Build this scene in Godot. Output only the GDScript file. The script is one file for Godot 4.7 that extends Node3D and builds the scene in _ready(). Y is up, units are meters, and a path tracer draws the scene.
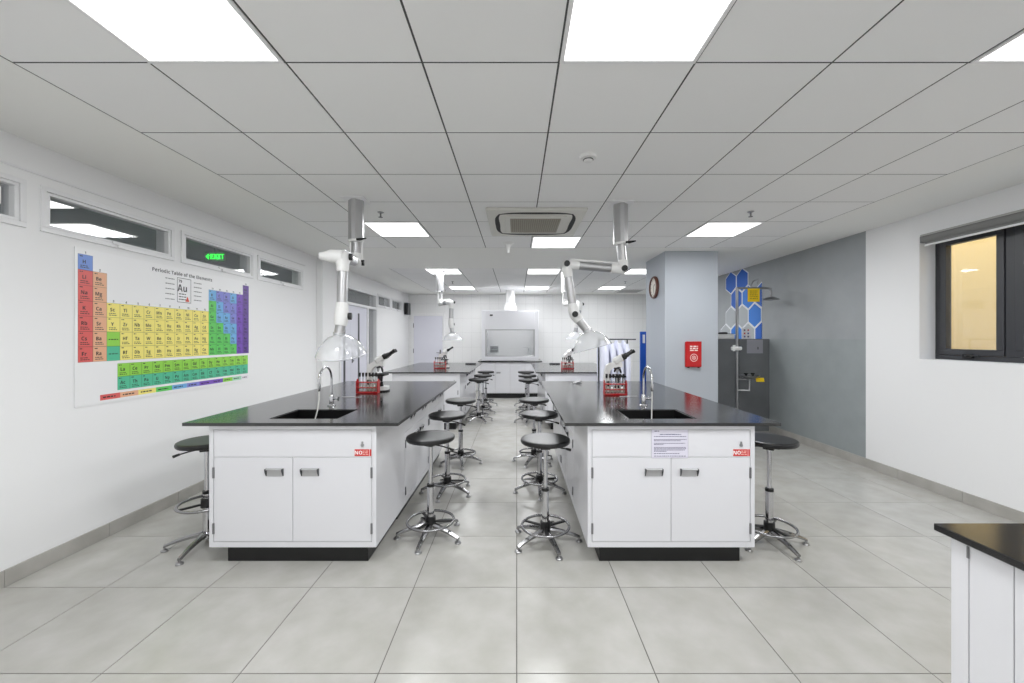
extends Node3D
# A school science laboratory. Metres; x to the right, y up, "d" in the comments is the distance into the room (-z).

const EYE := 1.4545
const CEIL := 2.664
const BACK := 11.1
const NEAR := -2.443
const LEFT := -3.0
const RIGHT := 3.95
const TOP := 0.917

var M := {}
var used := {}


class Geo:
	var st := SurfaceTool.new()
	var g := 1
	var xf := Transform3D()
	func _init() -> void:
		st.begin(Mesh.PRIMITIVE_TRIANGLES)
	func tri(a: Vector3, b: Vector3, c: Vector3, group: int) -> void:      # a, b, c run counter-clockwise seen from outside
		st.set_smooth_group(group); st.add_vertex(xf * a)
		st.set_smooth_group(group); st.add_vertex(xf * c)
		st.set_smooth_group(group); st.add_vertex(xf * b)
	func quad(a: Vector3, b: Vector3, c: Vector3, d: Vector3, group: int) -> void:
		tri(a, b, c, group); tri(a, c, d, group)
	func fan(pts: Array, centre: Vector3) -> void:                          # a flat convex face turned away from centre
		g += 1
		var n: Vector3 = (pts[1] - pts[0]).cross(pts[2] - pts[0])
		if n.dot((pts[0] + pts[1] + pts[2]) / 3.0 - centre) < 0.0:
			pts = pts.duplicate(); pts.reverse()
		for i in range(1, pts.size() - 1):
			tri(pts[0], pts[i], pts[i + 1], g)
	func box(c: Vector3, s: Vector3, b := 0.0) -> Geo:
		var h := s / 2.0
		b = minf(b, minf(h.x, minf(h.y, h.z)) * 0.9)
		for ax in 3:
			var u := (ax + 1) % 3
			var v := (ax + 2) % 3
			for sg in [-1.0, 1.0]:
				var ps := []
				for q in [[-1, -1], [1, -1], [1, 1], [-1, 1]]:
					var p := Vector3.ZERO
					p[ax] = sg * h[ax]; p[u] = q[0] * (h[u] - b); p[v] = q[1] * (h[v] - b)
					ps.append(c + p)
				fan(ps, c)
			if b > 0.0:
				for su in [-1.0, 1.0]:
					for sv in [-1.0, 1.0]:
						var ps := []
						for q in [[0, -1], [0, 1], [1, 1], [1, -1]]:
							var p := Vector3.ZERO
							p[ax] = q[1] * (h[ax] - b)
							p[u] = su * (h[u] - (b if q[0] == 1 else 0.0)); p[v] = sv * (h[v] - (0.0 if q[0] == 1 else b))
							ps.append(c + p)
						fan(ps, c)
		if b > 0.0:
			for sx in [-1.0, 1.0]:
				for sy in [-1.0, 1.0]:
					for sz in [-1.0, 1.0]:
						fan([c + Vector3(sx * h.x, sy * (h.y - b), sz * (h.z - b)), c + Vector3(sx * (h.x - b), sy * h.y, sz * (h.z - b)), c + Vector3(sx * (h.x - b), sy * (h.y - b), sz * h.z)], c)
		return self
	func b6(x0: float, x1: float, y0: float, y1: float, d0: float, d1: float, b := 0.0) -> Geo:   # a box given by its ranges; d is depth into the room
		return box(Vector3((x0 + x1) / 2, (y0 + y1) / 2, -(d0 + d1) / 2), Vector3(absf(x1 - x0), absf(y1 - y0), absf(d1 - d0)), b)
	func tube(pts: Array, r, segs := 12, caps := true) -> Geo:
		g += 1
		var rings := []
		var up := Vector3.UP
		var last := Vector3.ZERO
		for i in pts.size():
			var t: Vector3 = (pts[mini(i + 1, pts.size() - 1)] - pts[maxi(i - 1, 0)]).normalized()
			if i == 0:
				up = Vector3.RIGHT if absf(t.y) > 0.9 else Vector3.UP
			else:
				up = Quaternion(last, t) * up
			last = t
			var e1 := (up - t * up.dot(t)).normalized()
			var e2 := t.cross(e1)
			var rad: float = r[i] if r is Array else r
			var ring := []
			for k in segs:
				var a := TAU * k / segs
				ring.append(pts[i] + (e1 * cos(a) + e2 * sin(a)) * rad)
			rings.append(ring)
		for i in pts.size() - 1:
			for k in segs:
				var n := (k + 1) % segs
				quad(rings[i][k], rings[i][n], rings[i + 1][n], rings[i + 1][k], g)
		if caps:
			fan(rings[0], pts[1]); fan(rings[-1], pts[-2])
		return self
	func ring(c: Vector3, axis: Vector3, big: float, small: float, n := 28, m := 8) -> Geo:
		g += 1
		var e1 := axis.cross(Vector3.RIGHT if absf(axis.x) < 0.9 else Vector3.UP).normalized()
		var e2 := axis.cross(e1)
		var p := func(i: int, j: int) -> Vector3:
			var a := TAU * (i % n) / n
			var b := TAU * (j % m) / m
			var o := e1 * cos(a) + e2 * sin(a)
			return c + o * (big + small * cos(b)) + axis * small * sin(b)
		for i in n:
			for j in m:
				quad(p.call(i, j), p.call(i + 1, j), p.call(i + 1, j + 1), p.call(i, j + 1), g)
		return self
	func lathe(pr: Array, segs := 20) -> Geo:                               # profile of (radius, height), going up along the outside
		g += 1
		for i in pr.size() - 1:
			if i > 0:
				var d0: Vector2 = (pr[i] - pr[i - 1]).normalized()
				var d1: Vector2 = (pr[i + 1] - pr[i]).normalized()
				if d0.dot(d1) < 0.8:
					g += 1
			for k in segs:
				var a := TAU * k / segs
				var b := TAU * (k + 1) / segs
				var p00 := Vector3(pr[i].x * cos(a), pr[i].y, -pr[i].x * sin(a))
				var p10 := Vector3(pr[i].x * cos(b), pr[i].y, -pr[i].x * sin(b))
				var p01 := Vector3(pr[i + 1].x * cos(a), pr[i + 1].y, -pr[i + 1].x * sin(a))
				var p11 := Vector3(pr[i + 1].x * cos(b), pr[i + 1].y, -pr[i + 1].x * sin(b))
				if pr[i].x > 1e-6:
					tri(p00, p10, p11, g)
				if pr[i + 1].x > 1e-6:
					tri(p00, p11, p01, g)
		return self
	func prism(poly: PackedVector2Array, z0: float, z1: float) -> Geo:       # outline in x, y; thickness along z
		if Geometry2D.is_polygon_clockwise(poly):
			poly.reverse()
		var idx := Geometry2D.triangulate_polygon(poly)
		g += 1
		for k in range(0, idx.size(), 3):
			var t := [poly[idx[k]], poly[idx[k + 1]], poly[idx[k + 2]]]
			if (t[1] - t[0]).cross(t[2] - t[0]) < 0:
				t.reverse()
			tri(Vector3(t[0].x, t[0].y, z1), Vector3(t[1].x, t[1].y, z1), Vector3(t[2].x, t[2].y, z1), g)
			tri(Vector3(t[2].x, t[2].y, z0), Vector3(t[1].x, t[1].y, z0), Vector3(t[0].x, t[0].y, z0), g + 1)
		g += 2
		for i in poly.size():
			var a := poly[i]
			var b := poly[(i + 1) % poly.size()]
			var c := poly[(i + 2) % poly.size()]
			quad(Vector3(a.x, a.y, z0), Vector3(b.x, b.y, z0), Vector3(b.x, b.y, z1), Vector3(a.x, a.y, z1), g)
			if (b - a).normalized().dot((c - b).normalized()) < 0.85:
				g += 1
		return self
	func at(t: Transform3D) -> Geo:
		xf = t
		return self
	func mesh() -> ArrayMesh:
		st.generate_normals()
		return st.commit()


class Ink:                                                                  # prints flat colour and lettering into an Image
	var img: Image
	var fonts := {}
	func _init(w: int, h: int, c: Color) -> void:
		img = Image.create(w, h, false, Image.FORMAT_RGB8)
		img.fill(c)
	func rect(x: float, y: float, w: float, h: float, c: Color) -> void:
		img.fill_rect(Rect2i(roundi(x), roundi(y), maxi(1, roundi(w)), maxi(1, roundi(h))), c)
	func frame(x: float, y: float, w: float, h: float, t: float, c: Color) -> void:
		rect(x, y, w, t, c); rect(x, y + h - t, w, t, c); rect(x, y, t, h, c); rect(x + w - t, y, t, h, c)
	func shape(s: String, bold: bool) -> Array:
		var tm := TextMesh.new()
		var f := SystemFont.new()
		f.font_names = PackedStringArray(["Droid Sans"])
		f.font_weight = 700 if bold else 400
		tm.font = f
		tm.font_size = 64
		tm.pixel_size = 0.01
		tm.depth = 0.0
		tm.text = s
		tm.horizontal_alignment = HORIZONTAL_ALIGNMENT_LEFT
		if tm.get_surface_count() == 0:
			return [PackedVector3Array(), PackedInt32Array()]
		var a := tm.surface_get_arrays(0)
		var v: PackedVector3Array = a[Mesh.ARRAY_VERTEX]
		var ix: PackedInt32Array = a[Mesh.ARRAY_INDEX] if a[Mesh.ARRAY_INDEX] != null else PackedInt32Array(range(v.size()))
		return [v, ix]
	func text(s: String, x: float, y: float, cap: float, c: Color, bold := true, centre := true, stretch := 1.0) -> void:   # y is the baseline
		var ref: Array = fonts.get(bold, [])
		if ref.is_empty():
			var hv: PackedVector3Array = shape("H", bold)[0]
			var lo := INF
			var hi := -INF
			for p in hv:
				lo = minf(lo, p.y); hi = maxf(hi, p.y)
			ref = [lo, hi]
			fonts[bold] = ref
		var sh := shape(s, bold)
		var v: PackedVector3Array = sh[0]
		var ix: PackedInt32Array = sh[1]
		if v.is_empty():
			return
		var k: float = cap / maxf(ref[1] - ref[0], 1e-4)
		var x0 := INF
		var x1 := -INF
		for p in v:
			x0 = minf(x0, p.x); x1 = maxf(x1, p.x)
		var left := x - (x1 - x0) * k * stretch / 2.0 if centre else x
		var q := PackedVector2Array()
		for p in v:
			q.append(Vector2(left + (p.x - x0) * k * stretch, y - (p.y - ref[0]) * k))
		for i in range(0, ix.size(), 3):
			fill(q[ix[i]], q[ix[i + 1]], q[ix[i + 2]], c)
	func fill(a: Vector2, b: Vector2, c: Vector2, col: Color) -> void:
		var ar := (b - a).cross(c - a)
		if absf(ar) < 1e-6:
			return
		for yy in range(maxi(0, floori(minf(a.y, minf(b.y, c.y)))), mini(img.get_height() - 1, ceili(maxf(a.y, maxf(b.y, c.y)))) + 1):
			for xx in range(maxi(0, floori(minf(a.x, minf(b.x, c.x)))), mini(img.get_width() - 1, ceili(maxf(a.x, maxf(b.x, c.x)))) + 1):
				var p := Vector2(xx + 0.5, yy + 0.5)
				var u := (b - a).cross(p - a) / ar
				var w := (c - b).cross(p - b) / ar
				var z := (a - c).cross(p - c) / ar
				if u >= -0.01 and w >= -0.01 and z >= -0.01:
					img.set_pixel(xx, yy, col)
	func scribble(x: float, y: float, w: float, h: float, c: Color, rng: RandomNumberGenerator) -> void:   # a line of print too small to read
		var at := x
		while at < x + w:
			var n := rng.randf_range(h * 1.2, h * 3.6)
			rect(at, y, minf(n, x + w - at), h, c)
			at += n + h * 0.7
	func tex() -> ImageTexture:
		return ImageTexture.create_from_image(img)


# ---------------------------------------------------------------- helpers for nodes
func numbered(n: String) -> String:
	if not used.has(n):
		used[n] = 0
		return n
	used[n] += 1
	return "%s_%03d" % [n, used[n]]

func obj(called: String, geo, m: Material, parent: Node = null) -> MeshInstance3D:
	var o := MeshInstance3D.new()
	o.mesh = geo.mesh() if geo is Geo else geo
	o.material_override = m
	if parent:
		o.name = called
		parent.add_child(o, true)
	else:
		o.name = numbered(called)
		add_child(o, true)
	return o

func tag(o: Node, label: String, category := "", group := "") -> Node:
	o.set_meta("label", label)
	if category: o.set_meta("category", category)
	if group: o.set_meta("group", group)
	return o

func thing(called: String, at: Vector3, label: String, category: String, group := "") -> Node3D:
	var o := Node3D.new()
	o.name = numbered(called)
	o.position = at
	add_child(o, true)
	tag(o, label, category, group)
	return o

func base(called: String, at := Vector3.ZERO, label := "") -> Node3D:         # a piece of the setting
	var o := Node3D.new()
	o.name = called
	o.position = at
	add_child(o, true)
	o.set_meta("kind", "structure")
	if label: o.set_meta("label", label)
	return o

func struct(called: String, geo, m: Material, label := "") -> MeshInstance3D:
	var o := MeshInstance3D.new()
	o.name = called
	o.mesh = geo.mesh() if geo is Geo else geo
	o.material_override = m
	add_child(o, true)
	o.set_meta("kind", "structure")
	if label: o.set_meta("label", label)
	return o

func copy(o: Node3D, at: Vector3, label: String, turn := 0.0) -> Node3D:
	var stem: String = o.name
	if stem.length() > 4 and stem[-4] == "_" and stem.right(3).is_valid_int():
		stem = stem.left(-4)
	var c: Node3D = o.duplicate()
	c.name = numbered(stem)
	add_child(c, true)
	c.position = at
	c.rotation.y = turn
	c.set_meta("label", label)
	return c

func P(x: float, h: float, d: float) -> Vector3:
	return Vector3(x, h, -d)

func mat(c: Color, rough := 0.5, metal := 0.0) -> StandardMaterial3D:
	var m := StandardMaterial3D.new()
	m.albedo_color = c
	m.roughness = rough
	m.metallic = metal
	return m

func glass(c: Color, a: float) -> StandardMaterial3D:
	var m := mat(Color(c.r, c.g, c.b, a), 0.03)
	m.transparency = BaseMaterial3D.TRANSPARENCY_ALPHA
	m.cull_mode = BaseMaterial3D.CULL_DISABLED
	return m

func clouded(a: Color, b: Color, rough: float, freq: float, scale: float, sd: int) -> StandardMaterial3D:
	var n := FastNoiseLite.new()
	n.seed = sd
	n.frequency = freq
	n.fractal_octaves = 5
	var t := NoiseTexture2D.new()
	t.width = 512
	t.height = 512
	t.seamless = true
	t.noise = n
	var r := Gradient.new()
	r.set_color(0, a)
	r.set_color(1, b)
	t.color_ramp = r
	var m := mat(Color.WHITE, rough)
	m.albedo_texture = t
	m.uv1_triplanar = true
	m.uv1_world_triplanar = true
	m.uv1_scale = Vector3.ONE * scale
	return m

func picture(a: Vector3, b: Vector3, c: Vector3, d: Vector3) -> ArrayMesh:     # a printed face: top left, top right, bottom right, bottom left
	var st := SurfaceTool.new()
	st.begin(Mesh.PRIMITIVE_TRIANGLES)
	var n := (d - a).cross(b - a).normalized()
	for v in [[a, Vector2(0, 0)], [b, Vector2(1, 0)], [c, Vector2(1, 1)], [a, Vector2(0, 0)], [c, Vector2(1, 1)], [d, Vector2(0, 1)]]:
		st.set_normal(n); st.set_uv(v[1]); st.add_vertex(v[0])
	return st.commit()

func printed(t: Texture2D, rough := 0.5) -> StandardMaterial3D:
	var m := mat(Color.WHITE, rough)
	m.albedo_texture = t
	m.texture_repeat = false
	return m


func _ready() -> void:
	set_view_and_light()
	set_materials()
	build_shell()
	build_ceiling()
	build_left_wall()
	build_right_side()
	build_back()
	build_benches()
	build_bench_things()
	build_arms()
	build_stools()
	build_safety()
	build_small()


# ---------------------------------------------------------------- camera, sky, lamps
const PANELS := [[-1, -1.843], [0, -1.843], [1, -1.843], [-1, 1.157], [0, 1.157], [1, 1.157], [-1, 4.157], [0, 4.757], [1, 4.157], [-1, 6.95], [0, 6.95], [1, 6.95], [-1, 9.35], [0, 9.35], [1, 9.35]]
const PANEL_ENERGY := 1.35

func set_view_and_light() -> void:
	var cam := Camera3D.new()
	cam.name = "camera"
	cam.projection = Camera3D.PROJECTION_FRUSTUM
	cam.near = 0.05
	cam.far = 60.0
	cam.size = 683.0 / 400.0 * 0.05
	cam.frustum_offset = Vector2(-4.7, -3.5) / 400.0 * 0.05
	cam.position = P(0, EYE, 0)
	cam.current = true
	add_child(cam)
	var e := Environment.new()
	e.background_mode = Environment.BG_SKY
	var sky := Sky.new()
	var sm := ProceduralSkyMaterial.new()
	sm.sky_top_color = Color(0.62, 0.70, 0.80)
	sm.sky_horizon_color = Color(0.80, 0.83, 0.86)
	sm.ground_horizon_color = Color(0.60, 0.60, 0.58)
	sm.ground_bottom_color = Color(0.40, 0.40, 0.38)
	sm.sky_energy_multiplier = 1.9
	sm.ground_energy_multiplier = 1.2
	sky.sky_material = sm
	e.sky = sky
	e.tonemap_mode = Environment.TONE_MAPPER_LINEAR
	e.tonemap_exposure = 1.62
	e.sdfgi_enabled = true
	e.ssao_enabled = true
	e.ssil_enabled = true
	var w := WorldEnvironment.new()
	w.name = "surroundings"
	w.environment = e
	add_child(w)
	for p in PANELS:                                                          # the light of each ceiling panel, just under its diffuser
		var l := AreaLight3D.new()
		l.name = "panel_light"
		l.area_size = Vector2(0.54, 0.54)
		l.light_energy = PANEL_ENERGY
		l.light_color = Color(0.984, 0.992, 1.0)
		l.shadow_enabled = true
		l.set("area_range", 30.0)
		l.position = P(0.485 + 1.8 * p[0], CEIL - 0.02, p[1] + 0.3)
		l.rotation.x = -PI / 2
		add_child(l, true)


func set_materials() -> void:
	M.wall = mat(Color(0.955, 0.955, 0.957), 0.75)
	M.ceil = mat(Color(0.955, 0.955, 0.945), 0.85)
	M.ctile = mat(Color(0.96, 0.96, 0.96), 0.85)
	M.ctile2 = mat(Color(0.952, 0.952, 0.952), 0.85)
	M.tbar = mat(Color(0.30, 0.30, 0.30), 0.7)
	M.grout = mat(Color(0.42, 0.41, 0.39), 0.8)
	M.floor = []
	for k in 3:
		M.floor.append(clouded(Color(0.685 + 0.008 * k, 0.68 + 0.008 * k, 0.652 + 0.008 * k), Color(0.748 + 0.006 * k, 0.742 + 0.006 * k, 0.726 + 0.006 * k), 0.24, 0.012, 0.55 + 0.07 * k, 11 + k))
	M.skirt = clouded(Color(0.655, 0.645, 0.62), Color(0.72, 0.71, 0.69), 0.4, 0.012, 0.6, 31)
	M.white = mat(Color(0.89, 0.89, 0.905), 0.25)
	M.frame = mat(Color(0.93, 0.93, 0.935), 0.4)
	M.black = mat(Color(0.055, 0.055, 0.058), 0.45)
	M.kick = mat(Color(0.05, 0.05, 0.055), 0.4)
	M.top = clouded(Color(0.11, 0.11, 0.114), Color(0.14, 0.14, 0.144), 0.15, 0.03, 1.5, 41)
	M.top.metallic_specular = 0.68
	M.sink = mat(Color(0.045, 0.045, 0.048), 0.35)
	M.chrome = mat(Color(0.80, 0.80, 0.81), 0.12, 1.0)
	M.steel = mat(Color(0.66, 0.66, 0.665), 0.32, 1.0)
	M.alu = mat(Color(0.74, 0.74, 0.745), 0.4, 0.9)
	M.hinge = mat(Color(0.50, 0.50, 0.51), 0.4, 0.5)
	M.pull = mat(Color(0.74, 0.74, 0.745), 0.35, 0.4)
	M.seat = clouded(Color(0.07, 0.07, 0.074), Color(0.13, 0.13, 0.135), 0.33, 0.05, 6.0, 51)
	M.leg = mat(Color(0.62, 0.62, 0.625), 0.24, 1.0)
	M.plastic = mat(Color(0.92, 0.92, 0.915), 0.3)
	M.dome = glass(Color(0.96, 0.97, 0.98), 0.34)
	M.pane = glass(Color(0.75, 0.8, 0.82), 0.1)
	M.tubeglass = glass(Color(0.9, 0.95, 0.95), 0.2)
	M.red = mat(Color(0.74, 0.07, 0.09), 0.3)
	M.yellow = mat(Color(0.95, 0.80, 0.08), 0.5)
	M.blue = mat(Color(0.06, 0.32, 0.72), 0.45)
	M.gray_up = clouded(Color(0.62, 0.635, 0.645), Color(0.65, 0.665, 0.675), 0.6, 0.01, 0.5, 61)
	M.gray_low = clouded(Color(0.59, 0.615, 0.62), Color(0.625, 0.65, 0.655), 0.5, 0.01, 0.5, 62)
	M.gray_dark = clouded(Color(0.40, 0.41, 0.42), Color(0.44, 0.45, 0.46), 0.5, 0.01, 0.5, 63)
	M.column = mat(Color(0.70, 0.722, 0.752), 0.6)
	M.dark = mat(Color(0.23, 0.235, 0.25), 0.4)
	M.lav = mat(Color(0.87, 0.87, 0.91), 0.45)
	M.tile = mat(Color(0.945, 0.945, 0.945), 0.25)
	M.joint = mat(Color(0.80, 0.80, 0.80), 0.8)
	M.glow = mat(Color(0.95, 0.95, 0.95), 0.4)
	M.glow.emission_enabled = true
	M.glow.emission = Color(1.0, 0.995, 0.99)
	M.glow.emission_energy_multiplier = 1.6
	M.coat = mat(Color(0.86, 0.87, 0.93), 0.85)
	M.coat.rim_enabled = true
	M.coat.rim = 0.3


# ---------------------------------------------------------------- floor, plain walls, skirting
func build_shell() -> void:
	var fl := base("floor", Vector3.ZERO, "floor of large pale grey square tiles")
	obj("screed", Geo.new().b6(LEFT - 0.15, RIGHT + 0.2, -0.12, -0.0025, NEAR - 0.15, BACK + 0.15), M.grout, fl)
	var shapes := {}
	var rng := RandomNumberGenerator.new()
	rng.seed = 4
	var d := 1.7347 - 0.6 * 7
	while d < BACK:
		var d0 := maxf(d, NEAR)
		var d1 := minf(d + 0.6, BACK)
		for k in range(-5, 7):
			var x0 := k * 0.6
			var x1 := minf(x0 + 0.6, RIGHT)
			if x1 - x0 < 0.02 or d1 - d0 < 0.02: continue
			var key := "%.3f %.3f" % [x1 - x0, d1 - d0]
			if not shapes.has(key):
				shapes[key] = Geo.new().box(Vector3(0, -0.005, 0), Vector3(x1 - x0 - 0.0045, 0.01, d1 - d0 - 0.0045), 0.0008).mesh()
			var t := obj("floor_tile", shapes[key], M.floor[rng.randi() % 3], fl)
			t.position = P((x0 + x1) / 2, 0, (d0 + d1) / 2)
		d += 0.6
	struct("wall_near", Geo.new().b6(LEFT - 0.15, RIGHT + 0.2, 0, CEIL + 0.12, NEAR - 0.15, NEAR), M.wall, "white wall behind the camera")
	# skirting of cut floor tiles
	for side in [["baseboard_left", LEFT, 1.0, [[NEAR, 6.0], [8.56, BACK]]], ["baseboard_right", RIGHT, -1.0, [[NEAR, 6.25], [6.56, BACK]]]]:
		var b := base(side[0], Vector3.ZERO, "skirting of grey tiles along the wall")
		for span in side[3]:
			var s: float = 1.7347 - 0.6 * 7
			while s < span[1]:
				var s0: float = maxf(s, span[0])
				var s1: float = minf(s + 0.6, span[1])
				if s1 - s0 > 0.03:
					var x: float = side[1]
					obj("skirting_tile", Geo.new().b6(x, x + side[2] * 0.012, 0.001, 0.097, s0 + 0.0015, s1 - 0.0015, 0.001), M.skirt, b)
				s += 0.6


# ---------------------------------------------------------------- ceiling
func build_ceiling() -> void:
	var c := base("ceiling", Vector3.ZERO, "suspended ceiling of white square tiles with plaster borders")
	var gx0 := -2.215
	var gx1 := 3.185
	obj("slab", Geo.new().b6(LEFT - 0.15, RIGHT + 0.2, CEIL + 0.0012, CEIL + 0.15, NEAR - 0.15, BACK + 0.15), M.tbar, c)
	obj("plaster_border", Geo.new().b6(LEFT, gx0 - 0.004, CEIL, CEIL + 0.0012, NEAR, BACK), M.ceil, c)
	obj("plaster_border", Geo.new().b6(gx1 + 0.004, RIGHT, CEIL, CEIL + 0.0012, NEAR, BACK), M.ceil, c)
	obj("plaster_band", Geo.new().b6(gx0 - 0.004, gx1 + 0.004, CEIL, CEIL + 0.0012, 5.361, 6.946), M.ceil, c)
	obj("plaster_band", Geo.new().b6(gx0 - 0.004, gx1 + 0.004, CEIL, CEIL + 0.0012, 10.554, BACK), M.ceil, c)
	var tile := Geo.new().box(Vector3(0, 0.0006, 0), Vector3(0.5905, 0.0012, 0.5905)).mesh()
	var rng := RandomNumberGenerator.new()
	rng.seed = 9
	var lit := {}
	for p in PANELS:
		lit["%d %.3f" % [roundi((0.185 + 1.8 * p[0] - gx0) / 0.6), p[1]]] = true
	var rows := []
	for k in 13: rows.append(1.757 + 0.6 * (k - 7))
	for k in 6: rows.append(6.95 + 0.6 * k)
	for r in rows:
		for i in 9:
			if lit.has("%d %.3f" % [i, r]): continue
			if i == 8 and r > 9.9: continue
			var t := obj("ceiling_tile", tile, M.ctile if rng.randf() < 0.6 else M.ctile2, c)
			t.position = P(gx0 + 0.6 * i + 0.3, CEIL, r + 0.3)
	# light panels
	var words := {-1.843: "behind the camera", 1.157: "in the row nearest the camera", 4.157: "in the second row from the camera", 4.757: "beside the air conditioner", 6.95: "in the row above the far benches", 9.35: "in the last row near the back wall"}
	var cols := {-1: "left", 0: "middle", 1: "right"}
	var proto: Node3D = null
	for p in PANELS:
		var at := P(0.485 + 1.8 * p[0], CEIL, p[1] + 0.3)
		var lab := "%s square white ceiling light panel %s" % [cols[p[0]], words[p[1]]]
		if proto == null:
			proto = thing("ceiling_light", at, lab, "ceiling light", "square ceiling light panels")
			var f := Geo.new()
			for s in [-1, 1]:
				f.box(Vector3(0.288 * s, -0.0035, 0), Vector3(0.018, 0.0094, 0.594), 0.002)
				f.box(Vector3(0, -0.0035, 0.288 * s), Vector3(0.558, 0.0094, 0.018), 0.002)
			obj("frame", f, M.frame, proto)
			obj("diffuser", Geo.new().box(Vector3(0, -0.002, 0), Vector3(0.558, 0.006, 0.558)), M.glow, proto)
		else:
			copy(proto, at, lab)
	# cassette air conditioner
	var ac := thing("air_conditioner", P(0.185, CEIL - 0.001, 4.165), "square white four way cassette air conditioner in the ceiling", "air conditioner")
	var beige := mat(Color(0.86, 0.855, 0.83), 0.45)
	obj("panel", Geo.new().box(Vector3(0, -0.014, 0), Vector3(0.95, 0.028, 0.95), 0.01), beige, ac)
	obj("face", Geo.new().box(Vector3(0, -0.034, 0), Vector3(0.60, 0.014, 0.60), 0.005), beige, ac)
	var gr := obj("grille", Geo.new().box(Vector3(0, -0.0425, 0), Vector3(0.50, 0.004, 0.50)), mat(Color(0.62, 0.60, 0.55), 0.7), ac)
	for k in 24:
		obj("grille_bar", Geo.new().box(Vector3(-0.24 + k * 0.0209, -0.047, 0), Vector3(0.006, 0.006, 0.49)), mat(Color(0.70, 0.68, 0.63), 0.6), gr)
	var slotm := mat(Color(0.13, 0.13, 0.13), 0.7)
	for k in 4:
		var poly := PackedVector2Array()
		for j in 17:
			var u := -1.0 + j / 8.0
			poly.append(Vector2(u * 0.36, 0.405 - 0.06 * u * u * u * u))
		for j in 17:
			var u := 1.0 - j / 8.0
			poly.append(Vector2(u * 0.35, 0.385 - 0.045 * u * u * u * u - 0.028 * (1.0 - u * u)))
		var gs := Geo.new().at(Transform3D(Basis(Vector3.UP, k * PI / 2) * Basis(Vector3.RIGHT, PI / 2), Vector3(0, 0, 0)))
		gs.prism(poly, 0.026, 0.031)
		obj("air_slot", gs, slotm, ac)
	# smoke detector, sprinklers, sensor
	var sd := thing("smoke_detector", P(0.475, CEIL, 2.657), "small round white smoke detector on a ceiling tile", "smoke detector")
	obj("base", Geo.new().lathe([Vector2(0, -0.018), Vector2(0.05, -0.018), Vector2(0.056, -0.010), Vector2(0.058, 0)], 24), M.plastic, sd)
	obj("chamber", Geo.new().lathe([Vector2(0, -0.042), Vector2(0.022, -0.041), Vector2(0.03, -0.034), Vector2(0.032, -0.018)], 20), M.plastic, sd)
	obj("vent_ring", Geo.new().ring(Vector3(0, -0.027, 0), Vector3.UP, 0.0315, 0.0035, 20, 6), M.dark, sd)
	var sp: Node3D = null
	for q in [[-1.31, 3.85, "left sprinkler head in the ceiling near the front light panels"], [2.24, 3.83, "right sprinkler head in the ceiling near the front light panels"], [-1.37, 8.55, "far left sprinkler head in the ceiling before the back wall"], [2.32, 8.55, "far right sprinkler head in the ceiling before the back wall"]]:
		if sp == null:
			sp = thing("sprinkler_head", P(q[0], CEIL, q[1]), q[2], "sprinkler", "ceiling sprinkler heads")
			obj("escutcheon", Geo.new().lathe([Vector2(0, -0.008), Vector2(0.022, -0.008), Vector2(0.032, 0)], 18), M.steel, sp)
			obj("nozzle", Geo.new().lathe([Vector2(0, -0.045), Vector2(0.006, -0.045), Vector2(0.009, -0.008)], 12), M.hinge, sp)
			obj("deflector", Geo.new().lathe([Vector2(0, -0.05), Vector2(0.02, -0.05), Vector2(0.02, -0.046), Vector2(0, -0.045)], 14), M.hinge, sp)
		else:
			copy(sp, P(q[0], CEIL, q[1]), q[2])
	var cs := thing("ceiling_sensor", P(-0.11, CEIL, 5.09), "white funnel shaped sensor hanging below the air conditioner", "sensor")
	obj("base", Geo.new().lathe([Vector2(0, -0.02), Vector2(0.06, -0.016), Vector2(0.085, 0)], 22), M.plastic, cs)
	obj("stem", Geo.new().lathe([Vector2(0, -0.13), Vector2(0.015, -0.125), Vector2(0.02, -0.08), Vector2(0.036, -0.03), Vector2(0.05, -0.018)], 18), M.plastic, cs)
	var v := thing("ceiling_vent", P(2.885, CEIL, 10.25), "grey slatted air vent in the ceiling beside the last light panel", "vent")
	var vf := Geo.new()
	for s in [-1, 1]:
		vf.box(Vector3(0.285 * s, -0.0075, 0), Vector3(0.025, 0.016, 0.594))
		vf.box(Vector3(0, -0.0075, 0.285 * s), Vector3(0.545, 0.016, 0.025))
	obj("frame", vf, M.frame, v)
	obj("backing", Geo.new().box(Vector3(0, -0.0005, 0), Vector3(0.545, 0.003, 0.545)), mat(Color(0.72, 0.72, 0.72), 0.7), v)
	for k in 9:
		obj("slat", Geo.new().at(Transform3D(Basis(Vector3.RIGHT, -0.6), Vector3(0, -0.011, -0.24 + 0.06 * k))).box(Vector3.ZERO, Vector3(0.54, 0.003, 0.03)), mat(Color(0.75, 0.75, 0.75), 0.5), v)


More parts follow.
